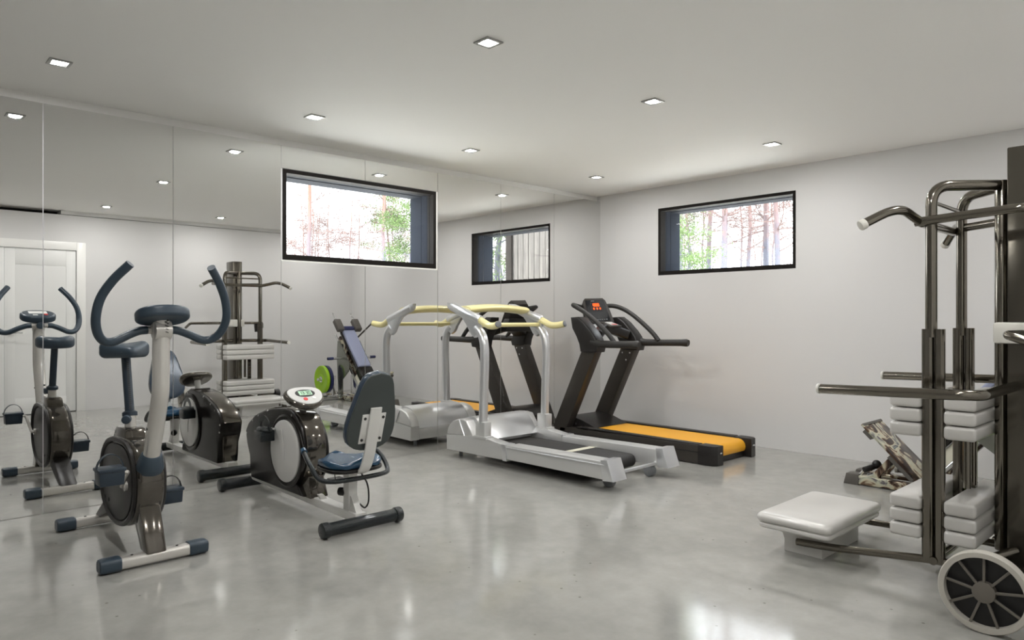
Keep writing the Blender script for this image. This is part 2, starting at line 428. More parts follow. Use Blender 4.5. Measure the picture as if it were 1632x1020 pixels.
# mirrors
seams = [0.852-0.735*5, 0.852-0.735*4, 0.852-0.735*3, 0.852-0.735*2, 0.852-0.735, 0.852, 1.583, 2.338, 3.052, 3.785, 4.537, 5.278, D]
g = 0.0022
for i in range(3, len(seams)-1):
    a, b = seams[i]+g, seams[i+1]-(g if i < len(seams)-2 else 0.001)
    bm = NB()
    if 2.3 < (a+b)/2 < 3.8:
        box(bm, -0.006, 0, a, b, 0.002, WZ0-0.012); box(bm, -0.006, 0, a, b, WZ1+0.004, ZM-0.001)
        if b > 3.77:
            pass
    else: box(bm, -0.006, 0, a, b, 0.002, ZM-0.001)
    mo = obj('mirror_panel', bm, M['mirror'])
    lab = {3: 'tall mirror panel on the left wall nearest the camera, out beyond the upright bike',
           4: 'tall mirror panel left of the thin seam that crosses the reflected white double door',
           5: 'tall mirror panel behind the upright bike handlebar, between the door seam and the next seam',
           6: 'tall mirror panel whose right edge meets the left side of the big window',
           7: 'mirror panel cut around the left half of the big window',
           8: 'mirror panel cut around the right half of the big window',
           9: 'tall mirror panel just right of the big window, behind the silver treadmill',
           10: 'tall mirror panel showing the right half of the reflected small window',
           11: 'narrowest mirror panel on the left wall, ending at the corner with the back wall'}[i]
    tag(mo, lab, 'mirror')
# pale border strip where the mirror is cut round the window
bm = NB()
box(bm, -0.008, 0.001, WY0-0.010, WY1+0.012, WZ0-0.012, WZ0-0.001); box(bm, -0.008, 0.001, WY1, WY1+0.012, WZ0, WZ1+0.003)
struct('trim_3', bm, M['white_gap'])

# ------------------------------------------------------------------ windows
def glass_mat():
    m = bpy.data.materials.new('window_glass'); m.use_nodes = True
    nt = m.node_tree; nt.nodes.clear(); o = nt.nodes.new('ShaderNodeOutputMaterial')
    t = nt.nodes.new('ShaderNodeBsdfTransparent'); gl = nt.nodes.new('ShaderNodeBsdfGlossy'); gl.inputs['Roughness'].default_value = 0.0
    fr = nt.nodes.new('ShaderNodeFresnel'); fr.inputs['IOR'].default_value = 1.45; mx = nt.nodes.new('ShaderNodeMixShader')
    ge = nt.nodes.new('ShaderNodeNewGeometry'); sb = nt.nodes.new('ShaderNodeMath'); sb.operation = 'SUBTRACT'; sb.inputs[0].default_value = 1.0; ml = nt.nodes.new('ShaderNodeMath'); ml.operation = 'MULTIPLY'
    nt.links.new(ge.outputs['Backfacing'], sb.inputs[1]); nt.links.new(fr.outputs[0], ml.inputs[0]); nt.links.new(sb.outputs[0], ml.inputs[1])
    t.inputs['Color'].default_value = (0.97, 0.98, 0.98, 1)
    nt.links.new(ml.outputs[0], mx.inputs[0]); nt.links.new(t.outputs[0], mx.inputs[1]); nt.links.new(gl.outputs[0], mx.inputs[2]); nt.links.new(mx.outputs[0], o.inputs[0])
    return m
M['glass'] = glass_mat()
def window(name, u0, u1, z0, z1, place):
    """place(u, d, z): u along the wall, d depth outward"""
    r = bpy.data.objects.new(name, None); COL.objects.link(r); r.location = place((u0+u1)/2, 0, z0); r['kind'] = 'structure'
    def B(bm, a, b, d0, d1, c, d, bev=0.0):
        q0, q1 = place(a, d0, c), place(b, d1, d)
        box(bm, min(q0[0], q1[0]), max(q0[0], q1[0]), min(q0[1], q1[1]), max(q0[1], q1[1]), c, d, bev)
    f = 0.028
    bm = NB()
    B(bm, u0, u1, 0.0, 0.09, z0, z0+f+0.012); B(bm, u0, u1, 0.0, 0.09, z1-f, z1)
    B(bm, u0, u0+f, 0.0, 0.09, z0+f+0.012, z1-f); B(bm, u1-f, u1, 0.0, 0.09, z0+f+0.012, z1-f)
    obj('window_frame', bm, M['black_frame'], r)
    bm = NB(); B(bm, u0+f, u1-f, 0.055, 0.061, z0+f+0.01, z1-f); obj('pane', bm, M['glass'], r)
    # outer reveal boards with a pale joint
    for (a, b) in ((u0-0.02, u0+0.02), (u1-0.02, u1+0.02)):
        bm = NB(); B(bm, a, b, 0.09, 0.19, z0, z1); B(bm, a, b, 0.194, T+0.06, z0, z1); obj('reveal_board', bm, M['cladding'], r)
    for (a, b) in ((u0-0.02, u0+0.017), (u1-0.017, u1+0.02)):
        bm = NB(); B(bm, a, b, 0.19, 0.194, z0, z1); obj('reveal_joint', bm, M['white_gap'], r)
    bm = NB(); B(bm, u0, u1, 0.09, 0.19, z1-0.018, z1); B(bm, u0, u1, 0.194, T+0.06, z1-0.022, z1); obj('head_board', bm, M['cladding'], r)
    bm = NB(); B(bm, u0, u1, 0.09, T+0.08, z0-0.02, z0+0.012); obj('outer_sill', bm, M['black_frame'], r)
    return r
window('window_1', WY0, WY1, WZ0, WZ1, lambda u, d, z: (-d+0.0, u, z))
window('window_2', BX0, BX1, BZ0, BZ1, lambda u, d, z: (u, D+d, z))

# ------------------------------------------------------------------ ceiling lamps
lamp_xy = [(x, y) for x in (0.66, 2.40, 4.48) for y in (0.81, 2.26, 3.61, 5.16)]
pos_words = {(0.66, 0.81): 'at the far left above the upright exercise bike',
 (0.66, 2.26): 'over the recumbent bike, left of the big window top',
 (0.66, 3.61): 'next to the mirrors above the silver treadmill',
 (0.66, 5.16): 'in the corner of mirrors and back wall',
 (2.40, 2.26): 'in mid ceiling at the top of the view',
 (2.40, 3.61): 'in mid ceiling, second nearest the small window',
 (2.40, 5.16): 'nearest the small back window',
 (4.48, 2.26): 'mirrored highest above the reflected door',
 (4.48, 3.61): 'over the weight tower, seen in the mirror',
 (4.48, 5.16): 'over the sled press by the right wall',
 (2.40, 0.81): 'in the middle row, straight in front of the double door',
 (4.48, 0.81): 'by the right wall near the double door', (0.66, -0.65): 'behind the camera on the mirror side',
 (2.40, -0.65): 'behind the camera in the middle', (4.48, -0.65): 'behind the camera by the right wall'}
def make_lamp():
    t = thing('ceiling_lamp', '', 'ceiling light', (0, 0, H), 'recessed square ceiling lamps')
    bm = NB(); s, h = 0.052, 0.036
    for a, b, c, d in ((-s, s, -s, -h), (-s, s, h, s), (-s, -h, -h, h), (h, s, -h, h)): box(bm, a, b, c, d, H-0.008, H, 0.0015)
    obj('lamp_frame', bm, M['lamp_frame'], t)
    bm = NB(); cyl(bm, (0,0,H-0.004), (0,0,H-0.001), 0.034, 24); obj('lamp_lens', bm, M['lamp_glow'], t)
    return t
ld = bpy.data.lights.new('lamp_light', 'AREA'); ld.shape = 'DISK'; ld.size = 0.06; ld.energy = LAMP; ld.color = (1.0, 0.99, 0.975); ld.spread = math.radians(180)
lp0 = make_lamp()
lo = bpy.data.objects.new('lamp_light', ld); COL.objects.link(lo); lo.location = (0, 0, -0.012); lo.parent = lp0
for i, (x, y) in enumerate(lamp_xy):
    t = lp0 if i == 0 else copy_tree(lp0)
    t.location = (x, y, H); t['label'] = 'small square recessed ceiling lamp ' + pos_words[(x, y)]

# ================================================================== UPRIGHT BIKE (faces +x, centre y=1.07)
yc = 1.07
ub = thing('upright_exercise_bike', 'upright exercise bike with blue-grey curled handlebars and pearl white post, nearest the mirror at left', 'exercise bike', (0.95, yc, 0))
for nm, x, lab in (('front_stabiliser', 1.35, None), ('rear_stabiliser', 0.47, None)):
    bm = NB(); sweep(bm, [(x, yc-0.155, 0.033), (x, yc+0.155, 0.033)], rrect(0.026, 0.034, 0.015)); b_ = obj(nm, bm, M['pearl'], ub)
    for s in (-1, 1):
        bm = NB(); ys = [0.15, 0.155, 0.22, 0.235, 0.24]; scs = [0.95, 1.0, 1.0, 0.92, 0.75]
        sweep(bm, [(x, yc+s*q, 0.034) for q in ys], rrect(0.031, 0.040, 0.018), scs); obj('end_cap', bm, M['blue_grey'], b_, label='blue-grey end cap')
        bm = NB(); cyl(bm, (x, yc+s*0.10, 0.055), (x, yc+s*0.10, 0.062), 0.006, 10); obj('bolt', bm, M['satin_black'], b_)
# front leg, rear leg
bm = NB(); hexa(bm, [(1.29,yc-0.047,0.055),(1.39,yc-0.047,0.055),(1.39,yc+0.043,0.055),(1.29,yc+0.043,0.055),(1.10,yc-0.050,0.30),(1.25,yc-0.050,0.32),(1.25,yc+0.046,0.32),(1.10,yc+0.046,0.30)], 0.008)
obj('front_leg', bm, M['gloss_grey'], ub)
bm = NB(); hexa(bm, [(0.44,yc-0.045,0.055),(0.52,yc-0.045,0.055),(0.52,yc+0.055,0.055),(0.44,yc+0.055,0.055),(0.70,yc-0.045,0.22),(0.88,yc-0.045,0.18),(0.88,yc+0.05,0.18),(0.70,yc+0.05,0.22)], 0.008)
obj('rear_leg', bm, M['satin_black'], ub)
# housing
hp = []
for i in range(40):
    t = 2*PI*i/40; ct, st = math.cos(t), math.sin(t)
    x = 0.975 + 0.335*math.copysign(abs(ct)**0.85, ct); z = 0.335 + 0.225*math.copysign(abs(st)**0.85, st)
    hp.append((x, z + 0.03*max(0, ct)))
hs = P('flywheel_housing', 'gloss_grey', ub, prism, hp, yc-0.060, yc+0.060, 'y', 0.02, 3)
# side plates, slightly recessed disc with rim
for s in (-1, 1):
    sm = [(0.955+(x-0.975)*0.80, 0.33+(z-0.335)*0.86) for x, z in hp]
    bm = NB(); prism(bm, sm, yc+s*0.055, yc+s*0.068, 'y', 0.006, 2); obj('side_plate', bm, M['satin_black'], ub, label='matt dark side plate')
    rim = [(0.972+(x-0.975)*0.90, yc+s*0.063, 0.335+(z-0.335)*0.93) for x, z in hp]
    bm = NB(); tube(bm, rim, 0.014, 8, closed=True); obj('housing_rim', bm, M['satin_black'], ub)
    for q in ((0.75, 0.22), (0.82, 0.215)):
        bm = NB(); cyl(bm, (q[0], yc+s*0.068, q[1]), (q[0], yc+s*0.071, q[1]), 0.010, 12); obj('vent_hole', bm, M['black'], ub)
# seat tube cover on the housing
bm = NB(); hexa(bm, [(0.80,yc-0.055,0.50),(1.08,yc-0.055,0.50),(1.08,yc+0.055,0.50),(0.80,yc+0.055,0.50),(0.87,yc-0.048,0.605),(1.04,yc-0.048,0.605),(1.04,yc+0.048,0.605),(0.87,yc+0.048,0.605)], 0.012)
obj('seat_tube_cover', bm, M['gloss_grey'], ub)
P('seat_tube', 'pearl', ub, tube, [(0.955,yc,0.595),(0.945,yc,0.67)], 0.027)
P('seat_collar', 'blue_dark', ub, lathe, [(0.020,-0.014),(0.036,-0.010),(0.036,0.008),(0.026,0.016)], (0.942,yc,0.668), (-0.16,0,1))
P('seat_knob', 'blue_grey', ub, cyl, (0.95,yc-0.012,0.645), (0.998,yc-0.034,0.645), 0.022, 20, 0.006)
bm = NB(); tube(bm, [(0.942,yc,0.67),(0.868,yc,0.965)], 0.022, 16)
sp = obj('seat_post', bm, M['blue_dark'], ub)
bm = NB()
for k in range(24):
    t = 0.06+0.86*k/24; p = Vector((0.942,yc,0.67)).lerp(Vector((0.868,yc,0.965)), t)
    obox(bm, (p.x+0.021, p.y, p.z), (0.004, 0.012, 0.005), (0, -0.24, 0))
obj('post_notches', bm, M['black'], sp)
# seat
so = []
for i in range(44):
    t = 2*PI*i/44; ct, st = math.cos(t), math.sin(t)
    wy = 0.118 if ct < 0 else 0.118 - 0.075*ct**0.8
    so.append((0.125*ct if ct < 0 else 0.145*ct, wy*math.copysign(abs(st)**0.8, st)))
bm = NB(); pad(bm, so, (0.855, yc, 0.955), (1,0,0.03), (0,1,0), (0,0,1), 0.075, 0.03)
for v in bm.verts:
    dx = v.co.x-0.855
    if v.co.z > 0.99: v.co.z += 0.012*math.exp(-((dx+0.02)/0.06)**2) - 0.02*max(0, dx/0.14) - 0.010*math.exp(-(v.co.y-yc)**2/0.0006)*(1 if dx < 0 else 0)
obj('seat', bm, M['blue_grey'], ub)
# main post
bm = NB(); tube(bm, smooth([(1.285,yc,0.47),(1.345,yc,0.61),(1.405,yc,0.745),(1.432,yc,0.815),(1.438,yc,0.90),(1.442,yc,1.03),(1.447,yc,1.158)], 6), 0.038, 24)
mp = obj('main_post', bm, M['pearl'], ub)
for (x, z) in ((1.34, 0.66), (1.315, 0.60)):
    bm = NB(); cyl(bm, (x-0.025, yc+0.015, z), (x-0.034, yc+0.017, z), 0.006, 10); obj('bolt', bm, M['satin_black'], mp)
bm = NB(); cyl(bm, (1.36, yc-0.033, 0.64), (1.36, yc-0.041, 0.64), 0.006, 10); obj('bolt', bm, M['satin_black'], mp)
P('post_boot', 'blue_grey', ub, lathe, [(0.060,-0.05),(0.062,-0.03),(0.056,0.0),(0.046,0.035),(0.041,0.04)], (1.285,yc,0.475), (0.42,0,1))
# spring on the post top, console
bm = NB(); pts = [(1.489+0.0*t, yc+0.010+0.007*math.cos(t*1.0), 1.095+0.0023*t) for t in [k*0.6 for k in range(46)]]
pts = [(x+0.007*math.sin(k*0.6), y, z) for k, (x, y, z) in enumerate(pts)]
tube(bm, pts, 0.002, 6); obj('coil_cable', bm, M['satin_black'], ub)
cn = Vector((-0.30, 0, 0.954)); cu = Vector((0.954, 0, 0.30))
bm = NB(); pad(bm, superell(0.095, 0.116, 2.3), Vector((1.470, yc, 1.150)), cu, (0,1,0), cn, 0.054, 0.016)
co = obj('console', bm, M['blue_grey'], ub)
def onc(u, v, h): return Vector((1.470, yc, 1.150)) + cu*u + Vector((0,1,0))*v + cn*h
def conbox(bm, u, v, su, sv, h0, h1, bev=0.0):
    pp = [onc(u+a*su, v+b*sv, h0) for a, b in ((-1,-1),(1,-1),(1,1),(-1,1))] + [onc(u+a*su, v+b*sv, h1) for a, b in ((-1,-1),(1,-1),(1,1),(-1,1))]
    hexa(bm, pp, bev)
bm = NB(); conbox(bm, 0.02, 0.0, 0.030, 0.060, 0.053, 0.0565, 0.002); obj('display', bm, M['white_btn'], co, label='white display window')
bm = NB(); conbox(bm, -0.045, -0.025, 0.010, 0.016, 0.053, 0.0565, 0.002); obj('button', bm, M['white_btn'], co)
bm = NB(); cyl(bm, onc(-0.035, 0.045, 0.052), onc(-0.035, 0.045, 0.058), 0.014); obj('button', bm, M['red'], co, label='red button')
# handlebar
hb = [(1.40,0.052,1.108),(1.405,0.09,1.104),(1.412,0.14,1.085),(1.42,0.20,1.058),(1.435,0.245,1.062),(1.465,0.278,1.10),(1.495,0.292,1.165),(1.515,0.278,1.25),(1.55,0.235,1.33),(1.595,0.178,1.40)]
for s in (-1, 1):
    bm = NB(); tube(bm, smooth([(x, yc+s*(q*0.965), z) for x, q, z in hb], 6), 0.0195, 16); obj('handlebar', bm, M['blue_grey'], ub)
bm = NB(); cyl(bm, (1.40,yc-0.052,1.108), (1.40,yc+0.052,1.108), 0.018, 16); cyl(bm, (1.45,yc-0.035,1.108), (1.45,yc+0.035,1.108), 0.045, 24)
obj('handlebar_clamp', bm, M['pearl'], ub)
P('clamp_knob', 'blue_grey', ub, cyl, (1.385,yc,1.108), (1.355,yc,1.108), 0.026, 20, 0.006)
# cranks and pedals
cr = Vector((1.145, yc, 0.34))
def make_pedal(par, cx, cy, cz, s, mt, strapm):
    bm = NB(); hexa(bm, [(cx-0.045,cy-0.050,cz-0.050),(cx+0.045,cy-0.050,cz-0.050),(cx+0.045,cy+0.050,cz-0.050),(cx-0.045,cy+0.050,cz-0.050),(cx-0.05,cy-0.054,cz+0.028),(cx+0.05,cy-0.054,cz+0.028),(cx+0.05,cy+0.054,cz+0.028),(cx-0.05,cy+0.054,cz+0.028)], 0.005)
    box(bm, cx-0.054, cx+0.054, cy-0.058, cy+0.058, cz+0.014, cz+0.030, 0.004)
    p = obj('pedal', bm, M[mt], par)
    bm = NB(); arc = [(cx, cy+0.057*math.cos(t), cz+0.015+0.075*math.sin(t)) for t in [PI*k/16 for k in range(17)]]
    sweep(bm, arc, [(-0.0018,-0.012),(0.0018,-0.012),(0.0018,0.012),(-0.0018,0.012)]); obj('strap', bm, M[strapm], p)
    return p
for s, px, pz in ((-1, 1.300, 0.442), (1, 0.99, 0.238)):
    bm = NB(); y0 = yc+s*0.068; yp = yc+s*0.092
    cyl(bm, (cr.x, y0, cr.z), (cr.x, y0+s*0.012, cr.z), 0.024, 20)
    ca = obj('crank', bm, M['pearl'], ub)
    bm = NB(); tube(bm, fillet([(cr.x, y0, cr.z), (cr.x, yp, cr.z), (px, yp+s*0.01, pz), (px, yp+s*0.05, pz)], 0.02), 0.0095, 12); obj('crank_arm', bm, M['pearl'], ca)
    make_pedal(ub, px, yc+s*0.180, pz, s, 'blue_dark', 'satin_black' if s > 0 else 'blue_dark')

# ================================================================== RECUMBENT BIKE (front at low x, seat at high x, centre y=2.06)
yc = 2.06
rb = thing('recumbent_exercise_bike', 'recumbent exercise bike with black disc housing, blue seat and grey backrest on white beam', 'exercise bike', (0.9, yc, 0))
for nm, x in (('front_stabiliser', 0.19), ('rear_stabiliser', 1.585)):
    bm = NB(); cyl(bm, (x, yc-0.22, 0.045), (x, yc+0.22, 0.045), 0.036, 24); st = obj(nm, bm, M['teal_gloss'], rb)
    for s in (-1, 1):
        bm = NB(); cyl(bm, (x, yc+s*0.205, 0.045), (x, yc+s*0.248, 0.045), 0.042, 24, 0.007); obj('end_cap', bm, M['teal_gloss'], st)
        bm = NB(); cyl(bm, (x, yc+s*0.225, 0.0), (x, yc+s*0.225, 0.01), 0.012, 12); obj('rubber_foot', bm, M['black'], st)
bm = NB(); sweep(bm, [(0.20,yc,0.082),(1.57,yc,0.066)], rrect(0.024, 0.036, 0.006)); obj('main_beam', bm, M['white_paint'], rb)
bp_ = [(0.215,0.40),(0.26,0.455),(0.36,0.515),(0.50,0.56),(0.64,0.588),(0.78,0.600),(0.88,0.595),(0.96,0.565),(1.02,0.50),(1.055,0.42),(1.06,0.35),(1.045,0.28),(1.00,0.20),(0.96,0.16),(1.02,0.11),(1.04,0.095),(0.30,0.095),(0.285,0.16),(0.28,0.24),(0.235,0.32)]
P('drive_housing', 'gloss_black', rb, prism, bp_, yc-0.078, yc+0.078, 'y', 0.012, 3)
# smoky glossy band over the rear edge and top
bandp = [(0.80,0.607),(0.89,0.603),(0.975,0.572),(1.038,0.505),(1.070,0.42),(1.072,0.345),(1.056,0.27),(1.02,0.21)]
bm = NB(); inner = [(0.80+(x-0.80)*0.86, 0.34+(z-0.34)*0.88) for x, z in bandp][::-1]
prism(bm, bandp+inner, yc-0.062, yc+0.062, 'y', 0.006, 2); obj('rear_fairing', bm, M['gloss_grey'], rb, label='smoky glossy fairing')
bandf = [(0.20,0.40),(0.25,0.462),(0.36,0.524),(0.50,0.568),(0.62,0.592),(0.62,0.55),(0.50,0.53),(0.36,0.49),(0.27,0.44),(0.225,0.395)]
bm = NB(); prism(bm, bandf, yc-0.06, yc+0.06, 'y', 0.004, 2); obj('front_fairing', bm, M['gloss_grey'], rb, label='smoky glossy fairing')
bm = NB(); hexa(bm, [(0.90,yc-0.06,0.09),(1.10,yc-0.06,0.09),(1.10,yc+0.06,0.09),(0.90,yc+0.06,0.09),(0.92,yc-0.05,0.20),(1.06,yc-0.05,0.215),(1.06,yc+0.05,0.215),(0.92,yc+0.05,0.20)], 0.006)
obj('housing_foot', bm, M['gloss_grey'], rb)
bm = NB(); hexa(bm, [(0.262,yc-0.045,0.10),(0.30,yc-0.045,0.10),(0.30,yc+0.045,0.10),(0.262,yc+0.045,0.10),(0.235,yc-0.055,0.30),(0.30,yc-0.055,0.30),(0.30,yc+0.055,0.30),(0.235,yc+0.055,0.30)], 0.006)
obj('front_panel', bm, M['gloss_grey'], rb)
for s in (-1, 1):
    y0 = yc+s*0.078
    bm = NB(); lathe(bm, [(0.225,-0.004),(0.225,0.008),(0.212,0.014),(0.20,0.010)], (0.835, y0, 0.345), (0, s, 0), 48); obj('rotor_ring', bm, M['gloss_black'], rb)
    bm = NB(); lathe(bm, [(0.19,0.0),(0.19,0.018),(0.182,0.022),(0.03,0.024)], (0.835, y0, 0.345), (0, s, 0), 48); dk = obj('rotor_disc', bm, M['pale_disc'], rb, label='pale grey disc')
    # raised crank bar on the disc
    bm = NB(); sweep(bm, [(0.80, y0+s*0.026, 0.47), (0.835, y0+s*0.026, 0.345), (0.835, y0+s*0.026, 0.27)], rrect(0.004, 0.020, 0.003), [1, 0.9, 0.5]); obj('crank', bm, M['pale_disc'], dk)
    bm = NB()
    for q in ((0.235,0.385),(0.245,0.33),(0.42,0.52),(0.56,0.565),(0.90,0.57),(0.335,0.48)):
        cyl(bm, (q[0], y0-s*0.002, q[1]), (q[0], y0+s*0.003, q[1]), 0.007, 10)
    obj('screw', bm, M['bolt'], rb)
# pedals
def strap_pedal(par, cx, cy, cz, s):
    bm = NB(); ell(bm, (cx, cy, cz+0.005), (0.075, 0.045, 0.022)); box(bm, cx-0.05, cx+0.05, cy-0.045, cy+0.045, cz-0.065, cz, 0.004)
    p = obj('pedal', bm, M['teal_gloss'], par)
    bm = NB(); sweep(bm, [(cx-0.07*math.cos(t), cy, cz+0.008+0.07*math.sin(t)) for t in [PI*k/14 for k in range(15)]], [(-0.003,-0.014),(0.003,-0.014),(0.003,0.014),(-0.003,0.014)]); obj('strap', bm, M['teal_gloss'], p)
strap_pedal(rb, 0.685, yc-0.155, 0.462, -1)
bm = NB(); cyl(bm, (0.72,yc-0.09,0.47), (0.72,yc-0.13,0.47), 0.012, 12); cyl(bm, (0.95,yc+0.09,0.22), (0.95,yc+0.13,0.22), 0.012, 12); obj('pedal_axle', bm, M['chrome'], rb)
bm = NB()
cx, cz, py = 1.02, 0.155, yc+0.165
box(bm, cx-0.05, cx+0.05, py-0.045, py+0.045, cz-0.012, cz+0.012, 0.003)
p2 = obj('pedal', bm, M['gloss_black'], rb)
bm = NB(); tube(bm, fillet([(cx+0.05, py+0.04, cz), (cx+0.035, py+0.04, cz+0.07), (cx+0.035, py-0.04, cz+0.07), (cx+0.05, py-0.04, cz)], 0.01), 0.003, 8); obj('strap', bm, M['gloss_black'], p2)
# console
n_ = Vector((0.56, 0, 0.83)).normalized(); u_ = Vector((0.83, 0, -0.56)).normalized()   # u_: towards the rider
c0 = Vector((0.925, yc-0.010, 0.652))
outl = []
for i in range(48):
    t = 2*PI*i/48; ct, st = math.cos(t), math.sin(t)
    wv = 0.122*(1-0.24*ct)
    outl.append((0.094*math.copysign(abs(ct)**0.85, ct)+0.0, wv*math.copysign(abs(st)**0.85, st)))
bm = NB(); pad(bm, outl, c0, u_, (0,1,0), n_, 0.045, 0.020); c2 = obj('console', bm, M['gloss_grey'], rb)
bm = NB(); pad(bm, [(a*0.86, b*0.88) for a, b in outl], c0+n_*0.038, u_, (0,1,0), n_, 0.011, 0.004); obj('console_face', bm, M['pale_disc'], c2)
def oc(u, v, h): return c0 + u_*u + Vector((0,1,0))*v + n_*h
def cb(bm, u, v, su, sv, h0, h1):
    hexa(bm, [oc(u+a*su, v+b*sv, h0) for a, b in ((-1,-1),(1,-1),(1,1),(-1,1))] + [oc(u+a*su, v+b*sv, h1) for a, b in ((-1,-1),(1,-1),(1,1),(-1,1))])
bm = NB(); pad(bm, superell(0.034, 0.064, 2.2), oc(-0.018, 0, 0.047), u_, (0,1,0), n_, 0.0045, 0.002); obj('display_bezel', bm, M['satin_black'], c2)
bm = NB(); cb(bm, -0.018, 0, 0.020, 0.042, 0.050, 0.0525); lcd = obj('display', bm, M['lcd'], c2, label='green lit display with digits')
SEG = {'0':'abcdef','1':'bc','2':'abdeg','3':'abcdg','4':'bcfg','5':'acdfg','6':'acdefg','7':'abc','8':'abcdefg','9':'abcdfg'}
def seven(bm, ch, place, w_, h_, t_):
    S = {'a':(0,h_/2,w_/2,t_),'g':(0,0,w_/2,t_),'d':(0,-h_/2,w_/2,t_),'b':(w_/2,h_/4,t_,h_/4),'c':(w_/2,-h_/4,t_,h_/4),'f':(-w_/2,h_/4,t_,h_/4),'e':(-w_/2,-h_/4,t_,h_/4)}
    for k in SEG[ch]:
        x, y, a, b = S[k]; place(bm, x, y, a, b)
bm = NB()
for ch, v in (('1', -0.030), ('3', -0.014), ('3', 0.010), ('0', 0.027)):
    seven(bm, ch, lambda b, x, y, a, c, v=v: cb(b, -0.018-y, v+x, c, a, 0.0525, 0.0535), 0.010, 0.024, 0.0016)
cb(bm, -0.024, -0.002, 0.0016, 0.0016, 0.0525, 0.0535); cb(bm, -0.012, -0.002, 0.0016, 0.0016, 0.0525, 0.0535)
obj('digits', bm, M['lcd_dark'], lcd)
bm = NB(); cyl(bm, oc(0.036, -0.018, 0.047), oc(0.036, -0.018, 0.051), 0.014); obj('button', bm, M['red'], c2, label='red button')
bm = NB(); cyl(bm, oc(0.030, 0.040, 0.047), oc(0.030, 0.040, 0.051), 0.012); obj('button', bm, M['white_btn'], c2, label='white button')
P('console_neck', 'white_paint', rb, tube, [(0.885,yc,0.585),(0.915,yc,0.66)], 0.024)
# seat post, knob, cable
bm = NB(); box(bm, 1.425, 1.485, yc-0.028, yc+0.028, 0.08, 0.315, 0.004); hexa(bm, [(1.485,yc-0.02,0.085),(1.56,yc-0.02,0.08),(1.56,yc+0.02,0.08),(1.485,yc+0.02,0.085),(1.485,yc-0.02,0.18),(1.50,yc-0.02,0.17),(1.50,yc+0.02,0.17),(1.485,yc+0.02,0.18)])
obj('seat_post', bm, M['white_paint'], rb)
P('adjust_knob', 'black', rb, cyl, (1.425,yc-0.01,0.185), (1.385,yc-0.03,0.185), 0.024, 20, 0.005)
P('cable', 'black', rb, tube, smooth([(1.55,yc+0.01,0.31),(1.585,yc+0.03,0.25),(1.59,yc+0.035,0.16),(1.56,yc+0.03,0.115),(1.52,yc+0.02,0.13)], 6), 0.005, 8)
bm = NB(); hexa(bm, [(1.145,yc-0.022,0.088),(1.165,yc-0.022,0.088),(1.165,yc+0.022,0.088),(1.145,yc+0.022,0.088),(1.145,yc-0.040,0.125),(1.165,yc-0.040,0.125),(1.165,yc-0.010,0.125),(1.145,yc-0.010,0.125)]); obj('beam_clamp', bm, M['white_paint'], rb)
# seat
so = []
for i in range(44):
    t = 2*PI*i/44; ct, st = math.cos(t), math.sin(t)
    so.append((0.165*math.copysign(abs(ct)**0.75, ct), (0.165+0.02*ct)*math.copysign(abs(st)**0.7, st)))
bm = NB(); pad(bm, so, (1.43, yc, 0.320), (1,0,0.0), (0,1,0), (0,0,1), 0.022, 0.008); obj('seat_pan', bm, M['gloss_black'], rb)
bm = NB(); pad(bm, [(a*0.98, b*0.98) for a, b in so], (1.43, yc, 0.340), (1,0,0.0), (0,1,0), (0,0,1), 0.05, 0.022)
for v in bm.verts:
    if v.co.z > 0.365: v.co.z += 0.016*math.cos((v.co.y-yc)*34) - 0.008
obj('seat', bm, M['seat_blue'], rb)
# tube handles beneath the seat
hpts = [(1.29,-0.20,0.425),(1.35,-0.215,0.40),(1.43,-0.225,0.355),(1.50,-0.215,0.300),(1.555,-0.16,0.287),(1.565,0.0,0.284),(1.555,0.16,0.287),(1.50,0.215,0.300),(1.43,0.225,0.355),(1.35,0.215,0.40),(1.29,0.20,0.425)]
P('side_handle', 'teal_gloss', rb, tube, smooth([(x, yc+q, z) for x, q, z in hpts], 5), 0.0135, 12)
for s in (-1, 1): P('handle_grip', 'seat_blue', rb, tube, [(1.288, yc+s*0.1995, 0.4255), (1.315, yc+s*0.206, 0.416)], 0.017, 12)
# backrest bracket and cushion
bk = smooth([(1.46,yc,0.308),(1.53,yc,0.305),(1.60,yc,0.335),(1.645,yc,0.41),(1.675,yc,0.50),(1.725,yc,0.685)], 5)
bm = NB(); sweep(bm, bk, rrect(0.006, 0.034, 0.003)); br = obj('back_bracket', bm, M['white_paint'], rb)
tb = Vector((0.30, 0, 0.954)).normalized(); nb = Vector((0.954, 0, -0.30)).normalized()  # up the back, outwards (away from the rider)
bc = Vector((1.632, yc, 0.445))
def bb(bm, v, u, sv, su, h0, h1, bev=0):
    f = lambda a, b, h: bc + Vector((0,1,0))*(v+a*sv) + tb*(u+b*su) + nb*h
    hexa(bm, [f(a, b, h0) for a, b in ((-1,-1),(1,-1),(1,1),(-1,1))] + [f(a, b, h1) for a, b in ((-1,-1),(1,-1),(1,1),(-1,1))], bev)
bm = NB(); bb(bm, 0, 0.135, 0.072, 0.085, 0.006, 0.012, 0.002); plt = obj('mounting_plate', bm, M['white_paint'], rb)
bm = NB(); bb(bm, 0, 0.145, 0.026, 0.095, 0.012, 0.022, 0.003); obj('plate_rib', bm, M['white_paint'], plt)
for a in (-1, 1):
    for b in (-1, 1):
        q = bc + Vector((0,1,0))*(a*0.056) + tb*(0.135+b*0.062); bm = NB(); cyl(bm, q+nb*0.012, q+nb*0.016, 0.008, 12); obj('bolt', bm, M['black'], plt)
bo = []
